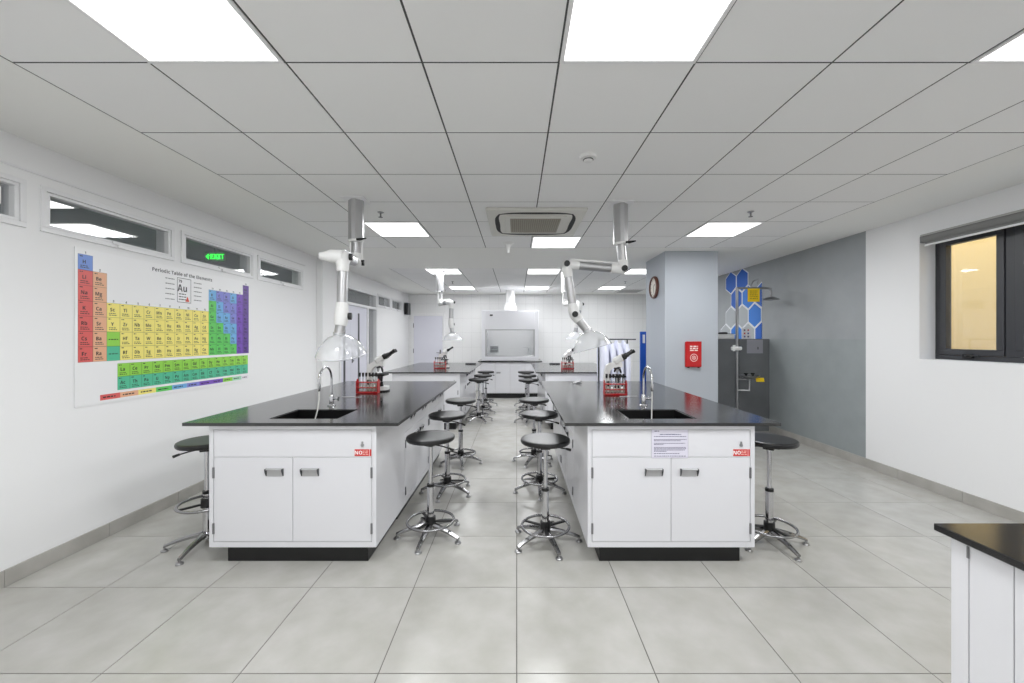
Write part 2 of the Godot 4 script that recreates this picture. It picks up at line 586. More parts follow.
# ---------------------------------------------------------------- left wall, its windows, the corridor behind, the poster
func build_left_wall() -> void:
	var wy0 := 2.127
	var wy1 := 2.417
	var wins := [[0.405, 1.385], [1.46, 2.44], [2.515, 3.495], [3.57, 4.55], [4.625, 5.605], [8.62, 9.50], [9.58, 10.46]]
	var w := Geo.new()
	var xo := LEFT - 0.15
	for s in [[NEAR - 0.15, 6.75], [8.56, BACK + 0.15]]:
		w.b6(xo, LEFT, -0.12, wy0, s[0], s[1])
		w.b6(xo, LEFT, wy1, CEIL + 0.02, s[0], s[1])
		var a: float = s[0]
		for k in wins:
			if k[0] > s[0] and k[1] < s[1]:
				w.b6(xo, LEFT, wy0, wy1, a, k[0])
				a = k[1]
		w.b6(xo, LEFT, wy0, wy1, a, s[1])
	w.b6(xo, LEFT, 2.39, CEIL + 0.02, 6.75, 8.56)
	struct("wall_left", w, M.wall, "long white wall with high windows on the left")
	struct("wall_pier", Geo.new().b6(LEFT, LEFT + 0.09, 0, CEIL, 6.0, 6.42, 0.002), M.wall, "shallow white pier on the left wall")
	struct("trim_1", Geo.new().b6(LEFT, LEFT + 0.012, 2.475, 2.487, NEAR, 5.66, 0.001), M.frame, "thin white trim line above the high windows")
	var n := 0
	for k in wins:
		n += 1
		var a: float = k[0]
		var b: float = k[1]
		var o := base("window_%d" % n, P(LEFT, wy0, (a + b) / 2), "narrow high window with white frame in the left wall")
		var hw := (b - a) / 2
		var H := wy1 - wy0
		var f := Geo.new()
		f.b6(-0.10, 0.014, 0, 0.03, -hw, hw, 0.002).b6(-0.10, 0.014, H - 0.03, H, -hw, hw, 0.002)
		f.b6(-0.10, 0.014, 0.03, H - 0.03, -hw, -hw + 0.03, 0.002).b6(-0.10, 0.014, 0.03, H - 0.03, hw - 0.03, hw, 0.002)
		obj("frame", f, M.frame, o)
		var g := Geo.new()
		var s0 := -hw + 0.032
		var s1 := hw - 0.032
		g.b6(-0.06, 0.006, 0.032, 0.05, s0, s1, 0.002).b6(-0.06, 0.006, H - 0.05, H - 0.032, s0, s1, 0.002)
		g.b6(-0.06, 0.006, 0.05, H - 0.05, s0, s0 + 0.022, 0.002).b6(-0.06, 0.006, 0.05, H - 0.05, s1 - 0.022, s1, 0.002)
		obj("sash", g, M.frame, o)
		obj("pane", Geo.new().b6(-0.036, -0.030, 0.05, H - 0.05, s0 + 0.022, s1 - 0.022), M.pane, o)
		obj("latch", Geo.new().b6(0.006, 0.022, 0.022, 0.046, -0.05, 0.05, 0.004).b6(0.014, 0.034, 0.0, 0.026, -0.02, 0.035, 0.004), M.frame, o)
	# corridor
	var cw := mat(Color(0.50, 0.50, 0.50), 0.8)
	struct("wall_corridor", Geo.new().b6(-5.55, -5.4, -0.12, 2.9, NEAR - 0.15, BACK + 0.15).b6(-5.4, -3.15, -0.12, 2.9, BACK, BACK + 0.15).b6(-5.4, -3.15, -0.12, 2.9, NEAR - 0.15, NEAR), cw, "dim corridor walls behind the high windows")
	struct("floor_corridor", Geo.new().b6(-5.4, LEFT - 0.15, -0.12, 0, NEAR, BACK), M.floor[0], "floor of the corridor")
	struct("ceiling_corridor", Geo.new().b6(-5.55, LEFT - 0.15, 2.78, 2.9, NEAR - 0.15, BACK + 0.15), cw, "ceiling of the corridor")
	var cl: Node3D = null
	for q in [[-4.75, 3.75, "corridor light panel seen at the top of the largest high window"], [-4.3, 8.6, "corridor light panel seen through the glass above the door"]]:
		if cl == null:
			cl = thing("corridor_light", P(q[0], 2.78, q[1]), q[2], "ceiling light", "corridor light panels")
			obj("frame", Geo.new().box(Vector3(0, -0.006, 0), Vector3(0.62, 0.012, 0.62)), M.frame, cl)
			obj("diffuser", Geo.new().box(Vector3(0, -0.014, 0), Vector3(0.57, 0.005, 0.57)), M.glow, cl)
		else:
			copy(cl, P(q[0], 2.78, q[1]), q[2])
		var l := AreaLight3D.new()
		l.name = "corridor_lamp"
		l.area_size = Vector2(0.55, 0.55)
		l.light_energy = 0.10
		l.shadow_enabled = true
		l.position = P(q[0], 2.755, q[1])
		l.rotation.x = -PI / 2
		add_child(l, true)
	var ex := thing("exit_sign", P(-4.2, 2.585, 5.55), "glowing green exit sign in the dark corridor seen through a high window", "sign")
	obj("housing", Geo.new().box(Vector3(0, 0, -0.02), Vector3(0.28, 0.13, 0.03), 0.005), M.black, ex)
	obj("hanger", Geo.new().b6(-0.01, 0.01, 0.065, 0.195, 0.01, 0.03), M.black, ex)
	var gm := mat(Color(0.05, 0.8, 0.25), 0.4)
	gm.emission_enabled = true
	gm.emission = Color(0.02, 0.9, 0.22)
	gm.emission_energy_multiplier = 1.0
	var tm := TextMesh.new()
	var fo := SystemFont.new()
	fo.font_names = PackedStringArray(["Droid Sans"])
	fo.font_weight = 700
	tm.font = fo
	tm.text = "EXIT"
	tm.font_size = 64
	tm.pixel_size = 0.0015
	tm.depth = 0.004
	var le := obj("lettering", tm, gm, ex)
	le.position = Vector3(0.042, 0, -0.001)
	obj("arrow", Geo.new().prism(PackedVector2Array([Vector2(-0.12, 0), Vector2(-0.075, 0.042), Vector2(-0.075, -0.042)]), -0.004, 0.001), gm, ex)
	var gl := OmniLight3D.new()
	gl.name = "exit_glow"
	gl.light_color = Color(0.1, 1.0, 0.3)
	gl.light_energy = 0.02
	gl.shadow_enabled = true
	gl.position = P(-4.2, 2.585, 5.48)
	add_child(gl)
	# double door with transom and sidelight
	var dr := base("door_1", P(LEFT, 0, 6.75), "white double door with narrow glass strips and a glazed transom")
	var fr := Geo.new()
	fr.b6(-0.12, 0.02, 0, 2.39, 0, 0.05, 0.003).b6(-0.12, 0.02, 0, 2.39, 1.76, 1.81, 0.003).b6(-0.12, 0.02, 2.34, 2.39, 0.05, 1.76, 0.003)
	fr.b6(-0.12, 0.02, 2.05, 2.10, 0.05, 1.76, 0.003).b6(-0.12, 0.02, 0, 2.05, 1.25, 1.31, 0.003).b6(-0.12, 0.02, 0, 0.1, 1.31, 1.76, 0.003)
	obj("frame", fr, M.frame, dr)
	obj("transom_pane", Geo.new().b6(-0.055, -0.049, 2.10, 2.34, 0.05, 1.76), M.pane, dr)
	obj("sidelight_pane", Geo.new().b6(-0.055, -0.049, 0.1, 2.05, 1.31, 1.76), M.pane, dr)
	for q in [[0.055, 0.475, 0.21], [0.48, 1.245, 0.84]]:
		var leaf := obj("door_leaf", Geo.new().b6(-0.05, 0.0, 0.008, 2.045, q[0], q[1], 0.002), M.lav, dr)
		obj("glass_strip", Geo.new().b6(0.0, 0.004, 0.25, 1.92, q[2] - 0.035, q[2] + 0.035), M.dark, leaf)
	obj("handle", Geo.new().b6(0, 0.012, 1.0, 1.2, 0.52, 0.56, 0.003).tube([P(0.012, 1.12, 0.54), P(0.05, 1.12, 0.54), P(0.055, 1.12, 0.66)], 0.01, 8).tube([P(0.012, 1.04, 0.54), P(0.03, 1.04, 0.54)], 0.014, 8), M.hinge, dr)
	# periodic table poster
	build_poster()


func build_poster() -> void:
	var W := 1770
	var Hh := 1095
	var ink := Ink.new(W, Hh, Color(0.965, 0.965, 0.97))
	var rows := ["H................He", "", "", "", "", "", ""]
	var table := [
		["H", "", "", "", "", "", "", "", "", "", "", "", "", "", "", "", "", "He"],
		["Li", "Be", "", "", "", "", "", "", "", "", "", "", "B", "C", "N", "O", "F", "Ne"],
		["Na", "Mg", "", "", "", "", "", "", "", "", "", "", "Al", "Si", "P", "S", "Cl", "Ar"],
		["K", "Ca", "Sc", "Ti", "V", "Cr", "Mn", "Fe", "Co", "Ni", "Cu", "Zn", "Ga", "Ge", "As", "Se", "Br", "Kr"],
		["Rb", "Sr", "Y", "Zr", "Nb", "Mo", "Tc", "Ru", "Rh", "Pd", "Ag", "Cd", "In", "Sn", "Sb", "Te", "I", "Xe"],
		["Cs", "Ba", "*", "Hf", "Ta", "W", "Re", "Os", "Ir", "Pt", "Au", "Hg", "Tl", "Pb", "Bi", "Po", "At", "Rn"],
		["Fr", "Ra", "*", "Rf", "Db", "Sg", "Bh", "Hs", "Mt", "Ds", "Rg", "Cn", "Nh", "Fl", "Mc", "Lv", "Ts", "Og"]]
	var lan := ["La", "Ce", "Pr", "Nd", "Pm", "Sm", "Eu", "Gd", "Tb", "Dy", "Ho", "Er", "Tm", "Yb", "Lu"]
	var act := ["Ac", "Th", "Pa", "U", "Np", "Pu", "Am", "Cm", "Bk", "Cf", "Es", "Fm", "Md", "No", "Lr"]
	var blue := Color(0.42, 0.56, 0.86)
	var red := Color(0.88, 0.36, 0.34)
	var peach := Color(0.92, 0.68, 0.52)
	var yel := Color(0.97, 0.91, 0.45)
	var lime := Color(0.60, 0.86, 0.33)
	var teal := Color(0.36, 0.78, 0.62)
	var green := Color(0.40, 0.82, 0.40)
	var sky := Color(0.47, 0.71, 0.90)
	var vio := Color(0.53, 0.55, 0.85)
	var pur := Color(0.50, 0.34, 0.75)
	var dpur := Color(0.42, 0.30, 0.62)
	var dark := Color(0.12, 0.12, 0.14)
	blue = blue.lerp(Color.WHITE, 0.06); red = red.lerp(Color.WHITE, 0.08); peach = peach.lerp(Color.WHITE, 0.12); yel = Color(0.985, 0.93, 0.52)
	var pblock := [["s", "v", "v", "s"], ["g", "s", "v", "v"], ["g", "s", "s", "v"], ["g", "g", "s", "s"], ["g", "g", "g", "s"], ["g", "g", "g", "g"]]
	var pick := {"s": sky, "v": vio, "g": green}
	var rng := RandomNumberGenerator.new()
	rng.seed = 21
	var cell := func(x: float, y: float, w: float, h: float, c: Color, s: String) -> void:
		ink.rect(x, y, w, h, c.darkened(0.25))
		ink.rect(x + 2, y + 2, w - 4, h - 4, c)
		if s == "*":
			ink.scribble(x + 14, y + h * 0.5, w - 28, 6, dark, rng)
			return
		ink.scribble(x + 12, y + 10, 20, 6, dark, rng)
		ink.text(s, x + w * 0.42, y + h * 0.58, 25, dark)
		ink.scribble(x + 16, y + h * 0.70, w * 0.5, 5, dark, rng)
		ink.scribble(x + 16, y + h * 0.82, w * 0.6, 5, dark, rng)
	var cw := 96.7
	var ch := 106.6
	var X0 := 19.0
	var Y0 := 42.0
	for r in 7:
		for c in 18:
			var s: String = table[r][c]
			if s == "": continue
			var col := yel
			if r == 0 and c == 0: col = blue
			elif c == 0: col = red
			elif c == 1: col = peach
			elif s == "*": col = lime if r == 5 else teal
			elif c == 17: col = dpur
			elif c == 16: col = pur
			elif c >= 12: col = pick[pblock[r - 1][c - 12]]
			cell.call(X0 + c * cw, Y0 + r * ch, cw, ch, col, s)
	for i in 15:
		cell.call(290 + i * 97.0, 812.0, 97.0, 100.0, lime, lan[i])
		cell.call(290 + i * 97.0, 912.0, 97.0, 100.0, teal, act[i])
	var heads := [[0, 0], [1, 1], [12, 1], [13, 1], [14, 1], [15, 1], [16, 1], [17, 0]]
	for i in range(2, 12): heads.append([i, 3])
	for q in heads:
		ink.text(str(q[0] + 1), X0 + (q[0] + 0.5) * cw, Y0 + q[1] * ch - 6, 16, dark)
	ink.text("Periodic Table of the Elements", 900, 66, 29, dark, true, true, 1.1)
	ink.frame(818, 85, 150, 218, 4, dark)
	ink.text("Au", 872, 205, 60, dark)
	ink.text("79", 850, 128, 26, dark)
	for k in 3:
		ink.scribble(836, 224 + 24 * k, 80, 8, dark, rng)
	for k in 5:
		ink.scribble(700, 104 + k * 44, 90, 6, dark, rng)
		ink.scribble(1000, 106 + k * 40, 90, 6, dark, rng)
	for k in 8:
		ink.fill(Vector2(905, 292), Vector2(950, 292), Vector2(928, 245), Color(0.85, 0.3, 0.2))
	var leg := [[red, 150], [peach, 150], [yel, 160], [green, 160], [sky, 160], [vio, 150], [pur, 160], [pur, 150], [lime, 140], [Color(0.68, 0.88, 0.76), 140], [Color(0.93, 0.92, 0.94), 120]]
	var lx := 165.0
	for q in leg:
		ink.rect(lx, 1031, q[1] * 0.97, 40, q[0])
		ink.scribble(lx + 20, 1047, q[1] * 0.6, 9, dark, rng)
		lx += q[1] * 0.97
	var po := thing("periodic_table_poster", P(LEFT, 0, 2.71), "large colourful periodic table poster on the left wall", "poster")
	obj("backing", Geo.new().b6(0.0005, 0.005, 0.98, 2.075, 0, 1.77), M.frame, po)
	var x := 0.0056
	obj("print", picture(P(x, 2.075, 0), P(x, 2.075, 1.77), P(x, 0.98, 1.77), P(x, 0.98, 0)), printed(ink.tex(), 0.35), po)


# ---------------------------------------------------------------- right wall, window, column, half wall
func build_right_side() -> void:
	var xo := RIGHT + 0.2
	var wz0 := 1.9
	var wz1 := 3.923
	var wy0 := 1.249
	var wy1 := 2.438
	var w := base("wall_right", Vector3.ZERO, "right wall, white near the window and grey further back")
	obj("white_section", Geo.new().b6(RIGHT, xo, -0.12, wy0, NEAR - 0.15, 4.526).b6(RIGHT, xo, wy1, CEIL + 0.02, NEAR - 0.15, 4.526).b6(RIGHT, xo, wy0, wy1, NEAR - 0.15, wz0).b6(RIGHT, xo, wy0, wy1, wz1, 4.526), M.wall, w)
	obj("upper_grey_section", Geo.new().b6(RIGHT, xo, 1.44, CEIL + 0.02, 4.526, BACK + 0.15), M.gray_up, w)
	obj("lower_grey_section", Geo.new().b6(RIGHT, xo, -0.12, 1.44, 4.526, BACK + 0.15), M.gray_low, w)
	struct("wall_column", Geo.new().b6(2.06, 2.80, 0, CEIL, 5.56, 6.37, 0.004), M.column, "square light grey blue column")
	struct("wall_partition", Geo.new().b6(2.80, RIGHT, 0, 1.44, 6.25, 6.55, 0.003), M.gray_dark, "dark grey half height wall between column and right wall")
	# window
	var o := base("window_8", P(RIGHT, 0, 0), "dark framed window in the right wall with yellow view")
	var f := Geo.new()
	var xa := 0.155
	var xb := 0.20
	f.b6(xa, xb, wy0, wy0 + 0.045, wz0, wz1, 0.002).b6(xa, xb, wy1 - 0.045, wy1, wz0, wz1, 0.002)
	f.b6(xa, xb, wy0 + 0.045, wy1 - 0.045, wz1 - 0.05, wz1, 0.002).b6(xa, xb, wy0 + 0.045, wy1 - 0.045, wz0, wz0 + 0.05, 0.002)
	f.b6(xa, xb, wy0 + 0.045, wy1 - 0.045, 3.285, 3.36, 0.002).b6(xa, xb, wy0 + 0.045, wy1 - 0.045, 2.46, 2.535, 0.002)
	obj("frame", f, M.dark, o)
	for q in [[3.362, 3.871], [2.537, 3.283], [1.952, 2.458]]:
		var s := Geo.new()
		var y0 := wy0 + 0.047
		var y1 := wy1 - 0.047
		s.b6(xa - 0.012, xb, y0, y0 + 0.055, q[0], q[1], 0.003).b6(xa - 0.012, xb, y1 - 0.055, y1, q[0], q[1], 0.003)
		s.b6(xa - 0.012, xb, y0 + 0.055, y1 - 0.055, q[0], q[0] + 0.055, 0.003).b6(xa - 0.012, xb, y0 + 0.055, y1 - 0.055, q[1] - 0.055, q[1], 0.003)
		var sash := obj("sash", s, M.dark, o)
		obj("pane", Geo.new().b6(0.178, 0.184, y0 + 0.055, y1 - 0.055, q[0] + 0.055, q[1] - 0.055), M.pane, sash)
	obj("crank_handle", Geo.new().b6(xa - 0.035, xa - 0.01, wy0 + 0.02, wy0 + 0.06, 3.58, 3.66, 0.004).tube([P(xa - 0.035, wy0 + 0.045, 3.63), P(xa - 0.055, wy0 + 0.05, 3.6), P(xa - 0.055, wy0 + 0.045, 3.5)], 0.007, 8), M.black, o)
	var bl := thing("roller_blind", P(RIGHT, 0, 0), "rolled up grey roller blind above the right window", "blind")
	var gm := mat(Color(0.50, 0.50, 0.495), 0.6)
	obj("roll", Geo.new().tube([P(-0.03, 2.405, 1.92), P(-0.03, 2.405, 3.845)], 0.034, 18), gm, bl)
	obj("top_rail", Geo.new().b6(-0.05, -0.0005, 2.432, 2.45, 1.9, 3.87, 0.003), mat(Color(0.68, 0.68, 0.67), 0.5), bl)
	obj("bottom_bar", Geo.new().b6(-0.04, -0.022, 2.335, 2.352, 1.92, 3.84, 0.004), M.frame, bl)
	obj("fabric", Geo.new().b6(-0.033, -0.03, 2.35, 2.40, 1.93, 3.835), gm, bl)
	for z in [1.91, 3.856]:
		obj("bracket", Geo.new().b6(-0.06, -0.0005, 2.368, 2.4315, z - 0.006, z + 0.006, 0.002), M.hinge, bl)
	# light well outside
	var ym := mat(Color(0.906, 0.725, 0.44), 0.85)
	struct("wall_outside", Geo.new().b6(6.3, 6.45, -0.12, 5.0, -3.0, 10.5), ym, "yellow wall of the yard outside the window")
	struct("floor_outside", Geo.new().b6(4.15, 6.3, -0.12, 0.0, -3.0, 10.5), M.skirt, "ground of the yard outside the window")


# ---------------------------------------------------------------- back wall, door, fume hood
func build_back() -> void:
	var w := base("wall_back", Vector3.ZERO, "back wall of pale rectangular tiles")
	obj("wall_core", Geo.new().b6(LEFT - 0.15, RIGHT + 0.2, -0.12, CEIL + 0.02, BACK + 0.006, BACK + 0.15), M.joint, w)
	var shapes := {}
	var x := LEFT
	while x < RIGHT - 0.02:
		var x1 := minf(x + 0.25, RIGHT)
		var y := 0.0
		while y < CEIL - 0.02:
			var y1 := minf(y + 0.4, CEIL)
			var key := "%.3f %.3f" % [x1 - x, y1 - y]
			if not shapes.has(key):
				shapes[key] = Geo.new().box(Vector3.ZERO, Vector3(x1 - x - 0.004, y1 - y - 0.004, 0.008), 0.0012).mesh()
			var t := obj("wall_tile", shapes[key], M.tile, w)
			t.position = P((x + x1) / 2, (y + y1) / 2, BACK + 0.004)
			y += 0.4
		x += 0.25
	var dr := base("door_2", P(-2.45, 0, BACK), "plain pale lilac door in the back wall")
	obj("frame", Geo.new().b6(-0.46, -0.40, 0, 2.13, -0.05, 0, 0.003).b6(0.40, 0.46, 0, 2.13, -0.05, 0, 0.003).b6(-0.40, 0.40, 2.07, 2.13, -0.05, 0, 0.003), M.frame, dr)
	var leaf := obj("door_leaf", Geo.new().b6(-0.396, 0.396, 0.008, 2.065, -0.042, -0.004, 0.002), M.lav, dr)
	for h in [0.3, 1.1, 1.8]:
		obj("hinge", Geo.new().b6(-0.412, -0.392, h - 0.06, h + 0.06, -0.056, -0.044, 0.002), M.hinge, leaf)
	obj("handle", Geo.new().b6(0.32, 0.36, 0.95, 1.13, -0.05, -0.042, 0.002).tube([P(0.34, 1.05, -0.05), P(0.34, 1.05, -0.09), P(0.24, 1.05, -0.095)], 0.009, 8), M.hinge, leaf)
	# fume hood on its base cabinet
	var cx := -0.16
	var fz := 9.65
	var bc := thing("hood_base_cabinet", P(cx, 0, fz), "white base cabinet with black plinth under the fume hood", "cabinet")
	obj("body", Geo.new().b6(-0.72, 0.72, 0.115, 0.875, 0.02, 0.95), M.joint, bc)
	obj("plinth", Geo.new().b6(-0.68, 0.68, 0, 0.115, 0.05, 0.92), M.kick, bc)
	for k in 4:
		var x0 := -0.72 + k * 0.36
		var d := obj("door", Geo.new().b6(x0 + 0.003, x0 + 0.357, 0.13, 0.865, 0.0, 0.019, 0.002), M.white, bc)
		var hx := x0 + (0.28 if k % 2 == 0 else 0.08)
		obj("handle", Geo.new().b6(hx - 0.05, hx + 0.05, 0.60, 0.635, -0.012, 0.0, 0.003), M.steel, d)
	tag(obj("hood_worktop", Geo.new().b6(cx - 0.77, cx + 0.77, 0.8755, 0.905, fz - 0.06, fz + 0.96, 0.003), M.top), "dark worktop slab under the fume hood", "worktop")
	var h := thing("fume_hood", P(cx, 0.905, fz), "white fume hood with glass sash against the back wall", "fume hood")
	obj("side_panel", Geo.new().b6(-0.69, -0.60, 0.001, 1.22, 0.02, 0.93, 0.004), M.white, h)
	obj("side_panel", Geo.new().b6(0.60, 0.69, 0.001, 1.22, 0.02, 0.93, 0.004), M.white, h)
	obj("back_panel", Geo.new().b6(-0.60, 0.60, 0.001, 1.22, 0.88, 0.93), mat(Color(0.80, 0.80, 0.80), 0.35), h)
	obj("roof", Geo.new().b6(-0.60, 0.60, 1.19, 1.22, 0.02, 0.88, 0.002), M.white, h)
	obj("front_panel", Geo.new().b6(-0.60, 0.60, 0.76, 1.19, 0.02, 0.06, 0.003), M.white, h)
	obj("sill", Geo.new().b6(-0.60, 0.60, 0.001, 0.10, 0.02, 0.07, 0.006), M.white, h)
	var sash := obj("sash", Geo.new().b6(-0.60, -0.565, 0.10, 0.76, 0.03, 0.06, 0.003).b6(0.565, 0.60, 0.10, 0.76, 0.03, 0.06, 0.003).b6(-0.565, 0.565, 0.735, 0.76, 0.03, 0.06, 0.003).b6(-0.565, 0.565, 0.10, 0.122, 0.03, 0.06, 0.003), M.steel, h)
	obj("pane", Geo.new().b6(-0.565, 0.565, 0.122, 0.735, 0.042, 0.048), M.pane, sash)
	obj("inner_floor", Geo.new().b6(-0.60, 0.60, 0.001, 0.02, 0.08, 0.88), mat(Color(0.72, 0.72, 0.72), 0.4), h)
	var so := obj("socket_plate", Geo.new().b6(-0.54, -0.32, 0.17, 0.34, 0.86, 0.88, 0.003), mat(Color(0.45, 0.45, 0.45), 0.5), h)
	obj("socket_slot", Geo.new().b6(-0.52, -0.34, 0.26, 0.315, 0.852, 0.86).b6(-0.52, -0.34, 0.19, 0.24, 0.852, 0.86), M.dark, so)
	obj("tap", Geo.new().tube([P(0.46, 0.3, 0.88), P(0.46, 0.3, 0.70), P(0.46, 0.28, 0.68), P(0.46, 0.20, 0.68)], 0.012, 8).tube([P(0.34, 0.3, 0.80), P(0.5, 0.3, 0.80)], 0.008, 8), M.steel, h)
	obj("lamp_tube", Geo.new().tube([P(-0.45, 1.15, 0.35), P(0.45, 1.15, 0.35)], 0.018, 12), M.glow, h)
	var hl := AreaLight3D.new()
	hl.name = "hood_lamp"
	hl.area_size = Vector2(0.9, 0.05)
	hl.light_energy = 0.3
	hl.shadow_enabled = true
	hl.position = P(cx, 0.905 + 1.125, fz + 0.35)
	hl.rotation.x = -PI / 2
	add_child(hl)
	obj("badge", Geo.new().b6(-0.49, -0.42, 1.08, 1.12, 0.015, 0.02), M.dark, h)
	obj("vent_collar", Geo.new().at(Transform3D(Basis(), P(0.0, 1.22, 0.45))).lathe([Vector2(0.155, 0.0), Vector2(0.155, 0.10), Vector2(0.12, 0.2), Vector2(0.11, 0.22)], 22), M.plastic, h)
	obj("duct", Geo.new().at(Transform3D(Basis(), P(0.0, 1.22, 0.45))).lathe([Vector2(0.11, 0.20), Vector2(0.11, 0.5385)], 22), M.plastic, h)


# ---------------------------------------------------------------- benches
const BENCHES := [[-1.434, 2.56, "left front bench"], [0.989, 2.56, "right front bench"], [-1.434, 6.32, "left far bench"], [0.989, 6.32, "right far bench"]]

func add_handle(parent: Node3D, c: Vector3, out: Vector3) -> void:            # a shallow pull: bright plate, dark cheeks, lip below
	var e := Vector3.UP.cross(out)
	var t := Transform3D(Basis(e, Vector3.UP, out), c)
	obj("handle_plate", Geo.new().at(t).box(Vector3(0, 0, 0.0025), Vector3(0.115, 0.05, 0.005), 0.001).box(Vector3(0, 0.02, 0.012), Vector3(0.105, 0.006, 0.018), 0.002), M.pull, parent)
	for s in [-1, 1]:
		var ch := Geo.new().at(t * Transform3D(Basis(Vector3.UP, -PI / 2), Vector3(s * 0.054 + 0.003, 0, 0)))
		ch.prism(PackedVector2Array([Vector2(0.005, -0.024), Vector2(0.005, 0.024), Vector2(0.022, 0.024), Vector2(0.020, 0.008)]), 0, 0.006)
		obj("handle_cheek", ch, M.dark, parent)

func side_unit(at: Vector3, label: String) -> Node3D:                         # a double sided cabinet: on each side two drawers above two doors
	var L := 0.87
	var W := 1.07
	var o := thing("base_cabinet", at, label, "cabinet", "white laboratory base cabinets")
	obj("body", Geo.new().b6(-W / 2 + 0.019, W / 2 - 0.019, 0.116, 0.8965, 0, L - 0.001), M.white, o)
	obj("plinth", Geo.new().b6(-W / 2 + 0.06, W / 2 - 0.06, 0, 0.115, 0, L - 0.001), M.kick, o)
	for s in [-1.0, 1.0]:
		var xa: float = s * (W / 2 - 0.018)
		var xb: float = s * W / 2
		var ff := Geo.new()
		ff.b6(xa, xb, 0.115, 0.15, 0, L - 0.001, 0.001).b6(xa, xb, 0.868, 0.8965, 0, L - 0.001, 0.001)
		ff.b6(xa, xb, 0.15, 0.868, 0, 0.012).b6(xa, xb, 0.15, 0.868, L - 0.013, L - 0.001)
		obj("face_frame", ff, M.white, o)
		for k in 2:
			var d0 := 0.014 + k * 0.422
			var d1 := d0 + 0.419
			var dw := obj("drawer", Geo.new().b6(xa, xb, 0.693, 0.865, d0, d1, 0.002), M.white, o)
			add_handle(dw, P(xb, 0.79, (d0 + d1) / 2), Vector3(s, 0, 0))
			var dd := obj("door", Geo.new().b6(xa, xb, 0.153, 0.689, d0, d1, 0.002), M.white, o)
			add_handle(dd, P(xb, 0.61, d1 - 0.10 if k == 0 else d0 + 0.10), Vector3(s, 0, 0))
			var hz := d0 + 0.006 if k == 0 else d1 - 0.006
			for hh in [0.22, 0.60]:
				obj("hinge", Geo.new().b6(xb, xb + s * 0.007, hh - 0.033, hh + 0.033, hz - 0.008, hz + 0.008, 0.002), M.hinge, dd)
	return o

func end_unit(at: Vector3, label: String) -> Node3D:                          # the cabinet at the head of a bench, open at the top for the sink
	var L := 0.649
	var W := 1.07
	var o := thing("sink_cabinet", at, label, "cabinet", "white cabinets at the heads of the benches")
	var w := Geo.new()
	w.b6(-W / 2, -W / 2 + 0.02, 0.115, 0.8965, 0, L, 0.001).b6(W / 2 - 0.02, W / 2, 0.115, 0.8965, 0, L, 0.001)
	w.b6(-W / 2 + 0.02, W / 2 - 0.02, 0.115, 0.8965, L - 0.02, L).b6(-W / 2 + 0.02, W / 2 - 0.02, 0.115, 0.145, 0.02, L - 0.02)
	obj("body", w, M.white, o)
	obj("back_board", Geo.new().b6(-W / 2 + 0.021, W / 2 - 0.021, 0.146, 0.86, 0.0195, 0.03), M.joint, o)
	var ff := Geo.new()
	ff.b6(-W / 2 + 0.02, W / 2 - 0.02, 0.115, 0.148, 0, 0.0195).b6(-W / 2 + 0.02, W / 2 - 0.02, 0.868, 0.8965, 0, 0.0195)
	ff.b6(-W / 2 + 0.02, -W / 2 + 0.027, 0.148, 0.868, 0, 0.0195).b6(W / 2 - 0.027, W / 2 - 0.02, 0.148, 0.868, 0, 0.0195)
	obj("face_frame", ff, M.white, o)
	obj("plinth", Geo.new().b6(-W / 2 + 0.085, W / 2 - 0.07, 0, 0.114, 0.05, L), M.kick, o)
	var fp := obj("front_panel", Geo.new().b6(-W / 2 + 0.030, W / 2 - 0.030, 0.693, 0.865, 0.001, 0.018, 0.0015), M.white, o)
	obj("lock", Geo.new().at(Transform3D(Basis(Vector3.RIGHT, PI / 2), P(W / 2 - 0.088, 0.768, 0.001))).lathe([Vector2(0.010, 0.0), Vector2(0.010, 0.006), Vector2(0, 0.006)], 12).at(Transform3D()).b6(W / 2 - 0.093, W / 2 - 0.083, 0.775, 0.792, -0.004, 0.001), M.steel, fp)
	for s in [-1.0, 1.0]:
		var d := obj("door", Geo.new().b6(s * 0.0015, s * (W / 2 - 0.030), 0.151, 0.69, 0.001, 0.018, 0.0015), M.white, o)
		add_handle(d, P(s * 0.113, 0.596, 0.001), Vector3(0, 0, 1))
		for hh in [0.235, 0.592]:
			obj("hinge", Geo.new().b6(s * (W / 2 - 0.036), s * (W / 2 - 0.023), hh - 0.035, hh + 0.035, -0.006, 0.001, 0.002), M.hinge, d)
	return o

